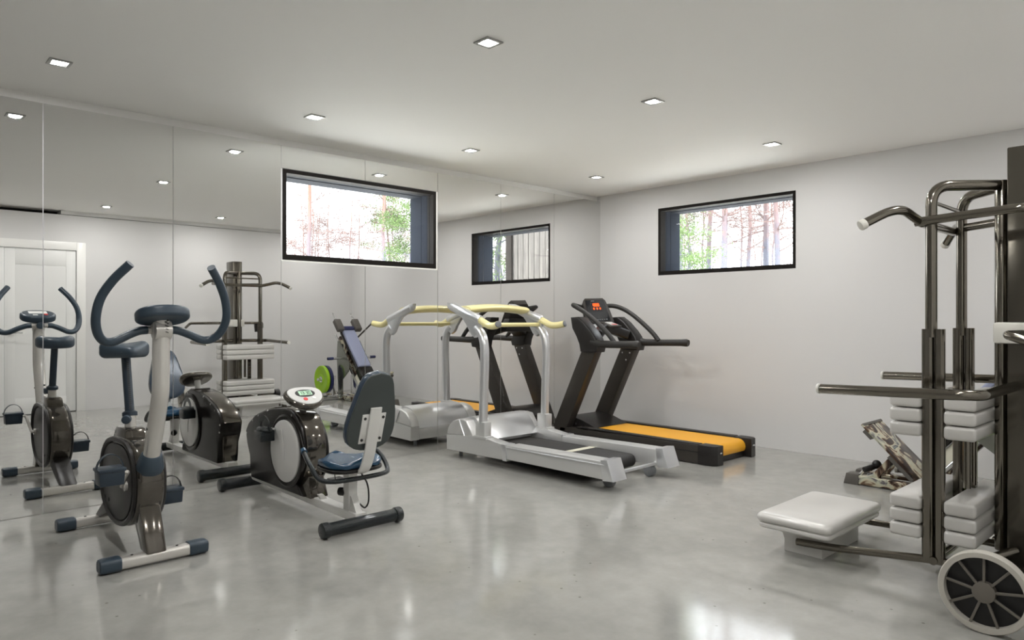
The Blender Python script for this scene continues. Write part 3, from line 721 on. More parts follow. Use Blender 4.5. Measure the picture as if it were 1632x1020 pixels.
for i in range(52):
    t = 2*PI*i/52; ct, st = math.cos(t), math.sin(t)
    v = 0.225*math.copysign(abs(st)**0.80, st); f = (v+0.225)/0.45
    ks = [(0,0),(0.015,0.06),(0.05,0.098),(0.11,0.128),(0.2,0.143),(0.32,0.147),(0.5,0.135),(0.7,0.113),(0.85,0.096),(0.93,0.080),(0.975,0.056),(1.0,0.0)]
    for (f0, h0_), (f1, h1_) in zip(ks, ks[1:]):
        if f0 <= f <= f1+1e-9: half = h0_ + (h1_-h0_)*(f-f0)/(f1-f0); break
    bo.append((math.copysign(half, ct), v+0.225))
bm = NB(); pad(bm, bo, bc+nb*(-0.052), (0,1,0), tb, nb, 0.050, 0.018)
obj('backrest', bm, [M['pad_front']], rb)
bm = NB(); pad(bm, [(a*0.99, (b-0.225)*0.99+0.225) for a, b in bo], bc+nb*(-0.006), (0,1,0), tb, nb, 0.012, 0.004)
obj('backrest_shell', bm, M['pad_back'], rb, label='dark grey back shell')

# ================================================================== SILVER TREADMILL (front at low x)
N_, F_ = 3.68, 4.46; yc = (N_+F_)/2
st = thing('silver_treadmill', 'silver aluminium treadmill with cream yellow handlebars and black belt', 'treadmill', (1.1, yc, 0))
for s, ys in ((-1, N_), (1, F_)):
    def yy(a): return ys - s*a       # a metres inboard of the outer face
    # skirt
    sk = [(0.262,0.062),(0.258,0.185),(0.62,0.215),(0.74,0.214),(0.955,0.188),(0.99,0.186),(0.992,0.070)]
    bm = NB(); prism(bm, sk, yy(0), yy(0.10), 'y', 0.006, 2); obj('side_skirt', bm, M['alu'], st)
    bm = NB(); prism(bm, [(0.945,0.192),(0.995,0.191),(1.003,0.066),(0.962,0.066)], yy(-0.006), yy(0.10), 'y', 0.003, 2); obj('skirt_lip', bm, M['alu2'], st)
    # front ear
    ear = [(0.258,0.187),(0.268,0.235),(0.295,0.275),(0.34,0.308),(0.40,0.328),(0.455,0.333),(0.515,0.325),(0.60,0.212)]
    bm = NB(); prism(bm, ear, yy(0.002), yy(0.095), 'y', 0.012, 3); obj('motor_cover_end', bm, M['alu'], st)
    bm = NB(); tube(bm, [(0.43,yy(0.0),0.322),(0.445,yy(-0.004),0.30),(0.50,yy(-0.004),0.205)], 0.006, 8); obj('cover_seam', bm, M['alu2'], st)
    # rail and slanted end cap
    bm = NB(); prism(bm, [(0.995,0.080),(0.995,0.186),(1.965,0.202),(1.965,0.082)], yy(0.004), yy(0.145), 'y', 0.004, 2); rl = obj('side_rail', bm, M['alu'], st)
    bm = NB(); sweep(bm, [(1.0,yy(0.0),0.172),(1.96,yy(0.0),0.180)], rrect(0.004,0.005,0.002)); obj('rail_ridge', bm, M['alu2'], rl)
    bm = NB(); prism(bm, [(1.945,0.073),(1.925,0.212),(1.985,0.218),(2.035,0.080)], yy(-0.003), yy(0.15), 'y', 0.006, 2); obj('rail_end_cap', bm, M['alu2'], st)
    # foot and wheel
    P('front_foot', 'end_grey', st, cyl, (0.33,yy(0.10),0.0), (0.33,yy(0.10),0.07), 0.016, 16, 0.004)
    P('rear_roller', 'end_grey', st, cyl, (1.88,yy(0.13),0.044), (1.88,yy(0.18),0.044), 0.044, 24, 0.006)
    # post with its base sleeve
    bm = NB(); box(bm, 0.635, 0.745, yy(0.0), yy(0.075), 0.205, 0.335, 0.006); box(bm, 0.62, 0.77, yy(-0.006), yy(0.08), 0.200, 0.222, 0.004); sl = obj('post_sleeve', bm, M['alu'], st)
    bm = NB(); sweep(bm, smooth([(0.690,yy(0.035),0.32),(0.697,yy(0.035),0.55),(0.708,yy(0.035),0.80),(0.705,yy(0.035),0.94),(0.675,yy(0.035),1.03),(0.61,yy(0.035),1.085)], 6), rrect(0.036, 0.030, 0.026, 5)); obj('post', bm, M['alu2'], st)
    pl = [(0.245,1.295),(0.30,1.292),(0.60,1.185),(0.655,1.16),(0.66,1.10),(0.635,1.03),(0.60,1.005),(0.555,1.03),(0.515,1.09),(0.44,1.17),(0.30,1.225),(0.25,1.25)]
    bm = NB(); prism(bm, pl, yy(0.015), yy(0.052), 'y', 0.006, 2); bk2 = obj('handle_bracket', bm, M['alu2'], st)
    bm = NB(); cyl(bm, (0.285,yy(0.035),1.262), (0.66,yy(0.035),1.148), 0.036, 20, 0.012); obj('bracket_arm', bm, M['alu2'], st)
    bm = NB(); tube(bm, smooth([(0.63,yy(0.035),1.158),(0.69,yy(0.036),1.132),(0.76,yy(0.036),1.105),(0.83,yy(0.030),1.103),(0.895,yy(0.010),1.115)], 6), 0.028, 18); gp = obj('hand_grip', bm, M['cream'], st)
    bm = NB(); cyl(bm, (0.893,yy(0.0105),1.1148), (0.906,yy(0.006),1.118), 0.0255, 18, 0.003); obj('grip_end', bm, M['end_grey'], gp)
# hood
hd = [(0.268,0.165),(0.280,0.225),(0.315,0.280),(0.37,0.322),(0.44,0.343),(0.505,0.348),(0.535,0.335),(0.60,0.265),(0.665,0.175),(0.66,0.165)]
P('motor_hood', 'alu2', st, prism, hd, N_+0.094, F_-0.094, 'y', 0.002)
P('front_panel', 'alu', st, box, 0.262, 0.60, N_+0.10, F_-0.10, 0.065, 0.163, 0.004)
# belt and deck
bm = NB()
prof = [(0.62,0.130),(1.70,0.130)] + [(1.70+0.048*math.sin(a), 0.082+0.048*math.cos(a)) for a in [PI*k/8 for k in range(1, 9)]] + [(0.62,0.034)]
prism(bm, [(x, z+0.012) for x, z in prof], N_+0.15, F_-0.15, 'y'); obj('running_belt', bm, M['belt_black'], st)
P('belt_stripe', 'cream_line', st, box, 1.30, 1.36, N_+0.15, F_-0.15, 0.1415, 0.1440)
P('rear_crossbar', 'alu2', st, box, 1.90, 1.925, N_+0.14, F_-0.14, 0.085, 0.105, 0.003)
# upper cream bars
bm = NB(); pts = [(0.42+0.0*k, N_+0.05+(F_-N_-0.10)*k/10, 1.232+0.020*math.sin(PI*k/10)) for k in range(11)]
sweep(bm, pts, [(0.034*math.sin(t), 0.098*math.cos(t)) for t in [2*PI*k/24 for k in range(24)]]); obj('top_handle', bm, M['cream'], st)
P('cross_bar', 'cream', st, cyl, (0.63,N_+0.03,1.108), (0.63,F_-0.03,1.108), 0.018, 16)

# ================================================================== BLACK TREADMILL
N_, F_ = 4.93, 5.60; yc = (N_+F_)/2
bt = thing('black_treadmill', 'charcoal treadmill with orange-yellow belt and lit console, beside the back wall', 'treadmill', (1.1, yc, 0))
for s, ys in ((-1, N_), (1, F_)):
    def yy(a): return ys - s*a
    bm = NB(); prism(bm, [(0.40,0.012),(0.40,0.135),(1.90,0.152),(1.90,0.006)], yy(0.0), yy(0.095), 'y', 0.005, 2); rl = obj('side_rail', bm, M['tm_grey'], bt)
    bm = NB(); box(bm, 0.42, 1.90, yy(-0.0015), yy(0.003), 0.093, 0.099); obj('rail_groove', bm, M['black'], rl)
    bm = NB(); box(bm, 0.60, 1.88, yy(0.012), yy(0.09), 0.145, 0.158, 0.003); obj('foot_rail', bm, M['tm_black'], rl)
    # rounded rear cap in plan
    cp = [(1.895, yy(-0.003)), (1.98, yy(-0.003)), (2.025, yy(0.008)), (2.05, yy(0.035)), (2.055, yy(0.11)), (1.895, yy(0.11))]
    bm = NB(); prism(bm, cp, 0.002, 0.158, 'z', 0.006, 2); ec = obj('rear_cap', bm, M['tm_black'], bt)
    bm = NB(); obox(bm, (2.056, yy(0.075), 0.10), (0.004, 0.03, 0.012), bev=0.001); obj('cap_mark', bm, M['bolt'], ec)
    # upright
    up = [(0.255,0.02),(0.425,0.02),(0.845,0.87),(0.675,0.87)]
    bm = NB(); prism(bm, up, yy(0.0), yy(0.095), 'y', 0.006, 2); u = obj('upright', bm, M['tm_grey'], bt)
    bm = NB()
    for (x, z) in ((0.70,0.83),(0.79,0.83),(0.745,0.76),(0.43,0.17),(0.52,0.165)): cyl(bm, (x, yy(0.095), z), (x, yy(0.0985), z), 0.008, 10)
    obj('bolt', bm, M['bolt'], u)
    # cheek
    ck = [(0.555,1.172),(0.64,1.176),(0.72,1.125),(0.80,1.05),(0.855,0.985),(0.885,0.90),(0.872,0.855),(0.80,0.848),(0.675,0.855),(0.66,0.925),(0.625,0.995),(0.575,1.07)]
    bm = NB(); prism(bm, ck, yy(-0.025), yy(0.10), 'y', 0.014, 3); obj('head_cheek', bm, M['tm_black'], bt)
    bm = NB(); g0 = [(0.80,0.945),(0.90,0.93),(1.10,0.932),(1.28,0.936),(1.335,0.936),(1.355,0.934)]
    sweep(bm, [(x, yy(0.01+(-0.05*(x-0.8)/0.55)), z) for x, z in g0], circ(0.031, 18, 0.029), [1.35, 1.1, 1.0, 1.02, 1.15, 0.95]); obj('hand_grip', bm, M['tm_foam'], bt)
    bm = NB(); ap = [(0.47,0.22,1.272),(0.50,0.10,1.285),(0.545,0.035,1.285),(0.62,0.005,1.262),(0.72,0.0,1.215),(0.83,0.0,1.145),(0.93,0.0,1.07),(1.0,0.0,1.01),(1.055,0.0,0.95)]
    tube(bm, smooth([(x, yy(a), z) for x, a, z in ap], 6), 0.022, 16); obj('arc_handle', bm, M['tm_foam'], bt)
# rear panel, belt, hood
P('rear_panel', 'tm_black', bt, box, 1.96, 1.99, N_+0.10, F_-0.10, 0.008, 0.055, 0.003)
bm = NB(); prof = [(0.60,0.148),(1.94,0.148)] + [(1.94+0.062*math.sin(a), 0.086+0.062*math.cos(a)) for a in [PI*k/8 for k in range(1, 9)]] + [(0.60,0.024)]
prism(bm, prof, N_+0.108, F_-0.108, 'y'); obj('running_belt', bm, M['belt_yellow'], bt)
bm = NB(); prism(bm, [(0.235,0.02),(0.235,0.15),(0.30,0.205),(0.40,0.228),(0.52,0.222),(0.60,0.205),(0.76,0.152),(0.76,0.10),(0.44,0.02)], N_+0.097, F_-0.097, 'y', 0.006, 2); obj('motor_hood', bm, M['tm_black'], bt)
# dash between the cheeks: arched beam
bm = NB(); dp = []
for k in range(13):
    t = k/12; y = N_+0.09+(F_-N_-0.18)*t; a = math.sin(PI*t)
    dp.append((0.735-0.09*a, y, 1.005+0.065*a))
sweep(bm, dp, rrect(0.045, 0.085, 0.02)); obj('dashboard', bm, M['tm_black'], bt)
bm = NB(); hexa(bm, [(0.50,yc-0.20,1.02),(0.60,yc-0.20,1.02),(0.60,yc+0.20,1.02),(0.50,yc+0.20,1.02),(0.47,yc-0.17,1.16),(0.56,yc-0.17,1.16),(0.56,yc+0.17,1.16),(0.47,yc+0.17,1.16)], 0.01); obj('console_base', bm, M['tm_black'], bt)
# console
kn = Vector((0.93, -0.10, 0.36)).normalized(); ku = Vector((-0.36, 0, 0.93)); ku = (ku-kn*ku.dot(kn)).normalized(); kv = ku.cross(kn); kv = -kv if kv.y < 0 else kv
kc = Vector((0.575, yc+0.01, 1.235))
def kf(v, u, h): return kc + kv*v + ku*u + kn*h
oc2 = [(-0.185,-0.12),(0.185,-0.12),(0.172,0.0),(0.150,0.105),(0.120,0.13),(-0.120,0.13),(-0.150,0.105),(-0.172,0.0)]
bm = NB(); ins = []
def kslab(bm, outline, h0, h1, back=1.0):
    n = len(outline)
    vs, fs = _add(bm, [kf(a*back, b*back, h0) for a, b in outline] + [kf(a, b, h1) for a, b in outline], [tuple(range(n))[::-1], tuple(range(n, 2*n))] + [(i, (i+1) % n, n+(i+1) % n, n+i) for i in range(n)])
    bmesh.ops.recalc_face_normals(bm, faces=fs)
kslab(bm, oc2, -0.06, 0.0, 0.82); cns = obj('console', bm, M['tm_grey'], bt)
bm = NB(); kslab(bm, [(-0.14,-0.108),(0.14,-0.108),(0.122,0.11),(-0.122,0.11)], 0.0, 0.003); scn = obj('screen', bm, M['screen'], cns, label='black console screen')
bm = NB(); kslab(bm, [(-0.072,0.0),(0.072,0.0),(0.068,0.082),(-0.068,0.082)], 0.003, 0.0040); obj('readout_panel', bm, M['black'], scn)
def kb(bm, v, u, sv, su): kslab(bm, [(v-sv,u-su),(v+sv,u-su),(v+sv,u+su),(v-sv,u+su)], 0.004, 0.0050)
bm = NB()
for k, ch in enumerate('1888'):
    seven(bm, ch, lambda b, x, y, a, c, v=-0.046+0.026*k: kb(b, v+x, 0.060+y, a, c), 0.015, 0.026, 0.0030)
for k in range(3):
    seven(bm, '830'[k], lambda b, x, y, a, c, v=-0.040+0.042*k: kb(b, v+x, 0.022+y, a, c), 0.012, 0.014, 0.0028)
obj('digits', bm, M['orange'], scn, label='glowing orange digits')
bm = NB()
for k in range(7): kb(bm, -0.09+0.030*k, -0.092, 0.009, 0.004)
kb(bm, -0.03, 0.100, 0.022, 0.003)
obj('key_marks', bm, M['end_grey'], scn)
# keypad unit on the dash with pale display
bm = NB(); obox(bm, (0.70, yc+0.06, 1.10), (0.13, 0.19, 0.022), (0, 0.30, 0), 0.008); kp = obj('keypad', bm, M['tm_grey'], bt)
bm = NB(); obox(bm, (0.705, yc+0.065, 1.112), (0.09, 0.10, 0.006), (0, 0.30, 0), 0.002); obj('keypad_face', bm, M['pale_disc'], kp)
bm = NB(); obox(bm, (0.738, yc+0.065, 1.104), (0.018, 0.07, 0.008), (0, 0.30, 0), 0.002); obj('button', bm, M['red'], kp, label='red stop button')
bm = NB(); obox(bm, (0.72, yc-0.19, 1.07), (0.11, 0.10, 0.010), (0, 0.75, 0.1), 0.002); obj('cup_holder_rim', bm, M['bolt'], bt, label='shiny steel tray')

# ================================================================== WEIGHT TOWER (faces -x, centre y=3.70)
wt = thing('weight_tower', 'tall smoked chrome pull-up and dip tower with stacked grey cushions and a big spoked wheel', 'gym machine', (4.0, 3.70, 0))
r_ = 0.0235
for s, y in ((-1, 3.465), (1, 3.925)):
    sx = 3.972
    P('upright_tube', 'smoke', wt, tube, fillet([(sx,y,1.08),(sx,y,1.745),(4.17,3.73+s*0.03,1.752)], 0.09, 8), r_, 18)
    bm = NB(); sweep(bm, [(sx-0.012,y,0.10),(sx-0.012,y,1.116)], rrect(0.024,0.024,0.018,4)); sweep(bm, [(sx+0.034,y,0.10),(sx+0.034,y,1.116)], rrect(0.020,0.020,0.015,4))
    obj('outer_sleeve', bm, M['smoke'], wt)
    # pull-up handles
    yb = 3.30 if s < 0 else 4.10; yt = 3.125 if s < 0 else 4.262
    P('pull_up_handle', 'smoke', wt, tube, smooth([(3.935,3.465 if s < 0 else 3.925,1.585),(3.925,(3.465+yb)/2 if s < 0 else (3.925+yb)/2,1.605),(3.91,yb,1.625),(3.875,yb+s*0.07,1.615),(3.815,yt,1.562)], 6), 0.020, 16)
    P('handle_cap', 'cap_clear', wt, cyl, (3.819,yt-s*0.005,1.565), (3.803,yt+s*0.012,1.552), 0.0225, 16, 0.004)
    # dip bars
    yd = 3.13 if s < 0 else 4.115; xe = 3.632 if s < 0 else 3.560
    P('dip_bar', 'smoke', wt, tube, fillet([(xe,yd,0.852),(4.17,yd,0.866),(4.23,yd-s*0.04,0.866),(4.24,3.73+s*0.05,0.870)], 0.10, 8), 0.0215, 16)
    P('handle_cap', 'cap_clear', wt, cyl, (xe-0.004,yd,0.852), (xe-0.016,yd,0.8517), 0.0225, 16, 0.004)
    # lower rails towards the step
    P('base_rail', 'smoke', wt, tube, fillet([(3.40,3.70+s*0.30,0.065),(3.55,3.70+s*0.295,0.072),(3.98,y,0.105),(4.50,y,0.105)], 0.08, 8), 0.0175, 16)
P('pull_up_bar', 'smoke', wt, cyl, (3.935,3.46,1.585), (3.935,3.93,1.585), 0.020, 16)
P('cross_tube', 'smoke', wt, cyl, (3.972,3.48,1.675), (3.972,3.91,1.675), 0.009, 12)
P('side_tube', 'smoke', wt, tube, fillet([(3.915,3.44,1.588),(4.34,3.44,1.612),(4.36,3.64,1.612)], 0.06, 6), 0.0195, 16)
P('side_tube', 'smoke', wt, cyl, (3.99,3.925,1.60), (4.22,3.75,1.60), 0.0195, 16)
P('centre_tube', 'smoke', wt, cyl, (4.176,3.73,0.135), (4.176,3.73,1.775), 0.027, 20, 0.004)
P('guide_tube', 'smoke', wt, tube, [(4.06,3.66,0.40),(4.06,3.66,0.66)], 0.016, 12)
P('guide_tube', 'smoke', wt, tube, [(4.06,3.76,0.40),(4.06,3.76,0.66)], 0.016, 12)
bm = NB(); box(bm, 4.04, 4.06, 3.79, 3.835, 0.37, 0.66, 0.003); hb_ = obj('hole_plate', bm, M['smoke_col'], wt)
bm = NB()
for k in range(4): box(bm, 4.037, 4.041, 3.80, 3.825, 0.43+0.055*k, 0.448+0.055*k)
obj('hole', bm, M['black'], hb_)
P('column', 'smoke_col', wt, box, 4.208, 4.43, 3.665, 3.785, 0.0, 1.905, 0.006)
bm = NB(); hexa(bm, [(4.10,3.40,0.02),(4.60,3.40,0.02),(4.60,4.0,0.02),(4.10,4.0,0.02),(4.10,3.40,0.032),(4.60,3.40,0.032),(4.60,4.0,0.032),(4.10,4.0,0.032)]); obj('base_plate', bm, M['smoke_col'], wt)
for s in (-1, 1): P('base_tube', 'smoke', wt, tube, [(4.24,3.725+s*0.06,0.16),(4.10,3.725+s*0.26,0.105)], 0.02, 14)
P('base_tube', 'smoke', wt, cyl, (3.985,3.44,0.105), (3.985,3.95,0.105), 0.0175, 14)
P('base_tube', 'smoke', wt, cyl, (4.42,3.08,0.15), (4.42,3.98,0.105), 0.0175, 14)
# middle bar with white blocks
P('lat_bar', 'smoke', wt, tube, fillet([(4.47,3.165,1.045),(4.31,3.165,1.10),(4.31,3.23,1.10),(4.31,4.10,1.10),(4.40,4.14,1.04)], 0.03, 6), 0.017, 16)
bm = NB(); box(bm, 4.165, 4.215, 3.645, 3.80, 1.055, 1.145, 0.008); obj('white_block', bm, M['cap_clear'], wt)
bm = NB(); box(bm, 4.17, 4.33, 3.60, 3.664, 1.055, 1.145, 0.010); obj('white_block', bm, M['cap_clear'], wt)
bm = NB(); hexa(bm, [(4.30,4.0,0.98),(4.32,4.0,0.98),(4.32,4.03,0.98),(4.30,4.03,0.98),(4.295,3.99,1.10),(4.325,3.99,1.10),(4.325,4.05,1.10),(4.295,4.05,1.10)]); obj('hook', bm, M['satin_black'], wt)
# cushions
for z0 in (0.192, 0.642):
    for (x0, x1) in ((3.812, 3.940), (4.030, 4.150)):
        for k in range(3):
            yb1 = 4.05
            bm = NB()
            z = z0+k*0.0635
            if x0 > 4.0: box(bm, 4.028, x1, 3.425, yb1, z, z+0.059, 0.015, 4)
            else: box(bm, x0, x1, 3.425, yb1, z, z+0.059, 0.015, 4)
            obj('cushion', bm, M['cushion'], wt)
# the step bench in front
bm = NB(); pad(bm, [(3.42+a, 3.625+b) for a, b in [(q[1], q[0]) for q in rrect(0.335, 0.185, 0.035, 5)]], (0,0,0.150), (1,0,0), (0,1,0), (0,0,1), 0.050, 0.022); step = obj('step_top', bm, M['cushion'], wt)
bm = NB(); pad(bm, [(3.42+a*0.96, 3.625+b*0.98) for a, b in [(q[1], q[0]) for q in rrect(0.335, 0.185, 0.035, 5)]], (0,0,0.125), (1,0,0), (0,1,0), (0,0,1), 0.032, 0.012); obj('step_rim', bm, M['cushion'], wt)
prof = [(3.325,0.0),(3.515,0.0),(3.515,0.06),(3.52,0.09),(3.545,0.13),(3.275,0.13),(3.31,0.10),(3.325,0.06)]
P('step_base', 'cushion', wt, prism, prof, 3.42, 3.87, 'y', 0.004)
# foot roller seen beyond the pads
P('roller_axle', 'smoke', wt, cyl, (3.985,3.95,0.17), (3.985,4.12,0.17), 0.0175, 14)
P('roller', 'satin_black', wt, lathe, [(0.045,0.0),(0.058,0.008),(0.058,0.07),(0.045,0.078)], (3.985,4.11,0.17), (0,1,0), 24)
# wheel
wc = Vector((4.262, 3.065, 0.150))
bm = NB(); n = 56; R1, R2, hw = 0.150, 0.128, 0.022; prf = [(R2,-hw),(R1-0.004,-hw),(R1,-hw*0.7),(R1,hw*0.7),(R1-0.004,hw),(R2,hw)]; rings = []
for i in range(n):
    a = 2*PI*i/n; rings.append([bm.verts.new((wc.x+r*math.cos(a), wc.y+h, wc.z+r*math.sin(a))) for r, h in prf])
fs = [bm.faces.new((rings[i][j], rings[i][(j+1) % 6], rings[(i+1) % n][(j+1) % 6], rings[(i+1) % n][j])) for i in range(n) for j in range(6)]
bmesh.ops.recalc_face_normals(bm, faces=fs); wh = obj('wheel', bm, M['tyre'], wt, label='big pale tyred wheel')
P('wheel_disc', 'black', wh, cyl, (wc.x, wc.y+0.012, wc.z), (wc.x, wc.y+0.018, wc.z), 0.130, 48)
P('hub', 'hub', wh, cyl, (wc.x, wc.y-0.018, wc.z), (wc.x, wc.y+0.03, wc.z), 0.038, 32, 0.003)
for k in range(9):
    a = 2*PI*k/9 + PI/2; p0 = wc + Vector((math.cos(a)*0.034, -0.008, math.sin(a)*0.034)); p1 = wc + Vector((math.cos(a)*0.130, -0.008, math.sin(a)*0.130))
    bm = NB(); sweep(bm, [p0, p1], rrect(0.0045, 0.0045, 0.001, 1)); obj('spoke', bm, M['hub'], wh)
P('wheel_axle', 'smoke', wt, cyl, (wc.x+0.0, wc.y+0.02, wc.z), (4.262, 3.50, 0.150), 0.016, 14)

# ================================================================== PLATE LOADED MACHINE in the far right corner
hm = thing('plate_loaded_press', 'inclined sled press with printed foot board, between the weight tower and back wall', 'gym machine', (3.8, 5.28, 0))
yn, yf = 5.11, 5.38
# printed floor beams and end caps
for y in (5.17, 5.35):
    bm = NB(); sweep(bm, [(3.02,y,0.036),(4.45,y,0.036)], rrect(0.030,0.040,0.006)); fb = obj('floor_beam', bm, M['print'], hm)
    bm = NB(); hexa(bm, [(2.945,y-0.048,0.0),(3.045,y-0.048,0.0),(3.045,y+0.048,0.0),(2.945,y+0.048,0.0),(2.962,y-0.044,0.075),(3.045,y-0.044,0.075),(3.045,y+0.044,0.075),(2.962,y+0.044,0.075)], 0.003); obj('end_cap', bm, M['grey_foot'], fb)
P('floor_cross_beam', 'chrome', hm, cyl, (4.12,4.86,0.035), (4.12,5.75,0.035), 0.034, 18)
# foot board
a0, a1 = Vector((3.085,0,0.430)), Vector((3.42,0,0.105)); dv = (a1-a0).normalized(); nv = Vector((-dv.z,0,dv.x)); nv = nv if nv.z > 0 else -nv
def fbx(bm, t0, t1, y0, y1, h0, h1, bev=0.0):
    q = lambda t, y, h: Vector((a0.x,y,a0.z)) + dv*t + nv*h
    hexa(bm, [q(t0,y0,h0),q(t1,y0,h0),q(t1,y1,h0),q(t0,y1,h0),q(t0,y0,h1),q(t1,y0,h1),q(t1,y1,h1),q(t0,y1,h1)], bev)
bm = NB(); fbx(bm, 0.0, 0.47, 5.06, 5.40, 0.0, 0.014, 0.002); ft = obj('foot_board', bm, M['print'], hm, label='foot board printed with a brown and cream picture')
bm = NB(); fbx(bm, 0.04, 0.11, 5.055, 5.405, -0.022, 0.0); fbx(bm, 0.26, 0.46, 5.055, 5.405, -0.024, 0.0); obj('board_brace', bm, M['grey_foot'], ft)
bm = NB(); fbx(bm, 0.0, 0.018, 5.06, 5.40, 0.014, 0.018); obj('board_edge', bm, M['grey_foot'], ft)
for y in (5.17, 5.35): P('strut', 'print', hm, sweep, [(3.13,y,0.055),(3.28,y,0.235)], rrect(0.022,0.030,0.004))
bm = NB(); cyl(bm, (3.085,5.12,0.115), (3.14,5.22,0.14), 0.020, 16, 0.004); ell(bm, (3.14,5.20,0.150), (0.03,0.03,0.03)); obj('pull_pin_knob', bm, M['black'], hm)
bm = NB(); tube(bm, [(3.045,5.16,0.07),(3.07,5.16,0.105)], 0.010, 10); tube(bm, [(3.10,5.15,0.075),(3.14,5.15,0.09)], 0.012, 10); obj('hinge_bolt', bm, M['chrome'], hm)
P('lower_bar', 'grey_foot', hm, cyl, (3.245,5.30,0.115), (3.80,5.30,0.085), 0.020, 16)
P('lower_bar_cap', 'cap_clear', hm, cyl, (3.225,5.30,0.116), (3.247,5.30,0.115), 0.024, 16, 0.004)
# slanted rails
for y in (5.16, 5.34): P('slide_rail', 'chrome', hm, cyl, (3.50,y,0.10), (4.22,y,0.92), 0.018, 14)
P('rail_beam', 'print', hm, sweep, [(3.46,5.25,0.05),(4.20,5.25,0.885)], rrect(0.028,0.05,0.006))
# upright frame with side plates
for y in (5.09, 5.41):
    bm = NB(); prism(bm, [(3.90,0.05),(4.02,0.05),(4.06,0.62),(4.04,0.84),(3.98,0.84),(3.70,0.52),(3.74,0.42),(3.90,0.30)], y-0.006, y+0.006, 'y', 0.002); obj('side_plate', bm, M['tint_chrome'], hm)
    P('upright', 'chrome', hm, sweep, [(3.985,y+(0.02 if y < 5.2 else -0.02),0.03),(3.985,y+(0.02 if y < 5.2 else -0.02),0.80)], rrect(0.025,0.025,0.004))
# sled: back pad, carriage, shoulder pads
s0, s1 = Vector((3.60,5.25,0.475)), Vector((4.035,5.25,0.965)); sd = (s1-s0).normalized(); sn = Vector((-sd.z,0,sd.x))
def sl(bm, t0, t1, y0, y1, h0, h1, bev=0.0, seg=2):
    q = lambda t, y, h: Vector((s0.x,y,s0.z)) + sd*t + sn*h
    hexa(bm, [q(t0,y0,h0),q(t1,y0,h0),q(t1,y1,h0),q(t0,y1,h0),q(t0,y0,h1),q(t1,y0,h1),q(t1,y1,h1),q(t0,y1,h1)], bev, seg)
bm = NB(); sl(bm, 0.0, 0.66, 5.15, 5.345, 0.0, 0.045, 0.012, 3); obj('back_pad', bm, M['lilac_pad'], hm)
bm = NB(); sl(bm, -0.01, 0.67, 5.135, 5.36, -0.03, 0.0, 0.004); obj('pad_frame', bm, M['satin_black'], hm)
bm = NB(); sl(bm, -0.18, 0.0, 5.14, 5.36, -0.07, 0.03, 0.012); obj('carriage', bm, M['gloss_black'], hm)
bm = NB(); sl(bm, -0.26, -0.02, 5.16, 5.34, -0.19, -0.08, 0.03, 4); obj('seat_pad', bm, M['cream_line'], hm, label='cream pad')
for y in (5.115, 5.40):
    bm = NB(); sl(bm, 0.64, 0.84, y-0.052, y+0.052, 0.01, 0.085, 0.015, 3); sp_ = obj('shoulder_pad', bm, M['grey_foot'], hm)
    q = lambda t, h: Vector((s0.x,y,s0.z)) + sd*t + sn*h
    bm = NB(); tube(bm, smooth([q(0.80,0.05), q(0.88,0.05), q(0.93,0.03), q(0.985,0.04)], 5), 0.010, 10, [2.2]*5+[1.0]*11 if False else None); obj('pull_handle', bm, M['chrome'], sp_)
bm = NB(); sl(bm, 0.66, 0.72, 5.18, 5.34, 0.02, 0.06, 0.01); obj('pad_hinge', bm, M['navy_plate'], hm)
for y0, y1 in ((5.10, 4.865), (5.40, 5.635)):
    bm = NB(); cyl(bm, (3.925,y0,0.60), (3.925,y1,0.60), 0.016, 14); hh_ = obj('side_handle', bm, M['chrome'], hm)
    bm = NB(); cyl(bm, (3.925,y1,0.60), (3.925,y1+(0.09 if y1 < y0 else -0.09),0.60), 0.021, 14, 0.004); obj('grip', bm, M['navy_plate'], hh_)
P('long_lever', 'grey_foot', hm, cyl, (4.26,5.50,0.84), (3.85,5.52,1.08), 0.012, 12)
P('lever_mount', 'grey_foot', hm, cyl, (4.26,5.38,0.82), (4.26,5.51,0.84), 0.014, 12)
for y0, y1 in ((5.09, 4.845), (5.41, 5.66)):
    bm = NB(); cyl(bm, (4.17,y0,0.295), (4.17,y1,0.295), 0.022, 18, 0.004); obj('plate_peg', bm, M['chrome'], hm)
for y in (5.10, 5.40):
    bm = NB(); sweep(bm, [(4.17,y,0.05),(4.17,y,0.34)], rrect(0.022,0.022,0.004)); obj('peg_post', bm, M['chrome'], hm)
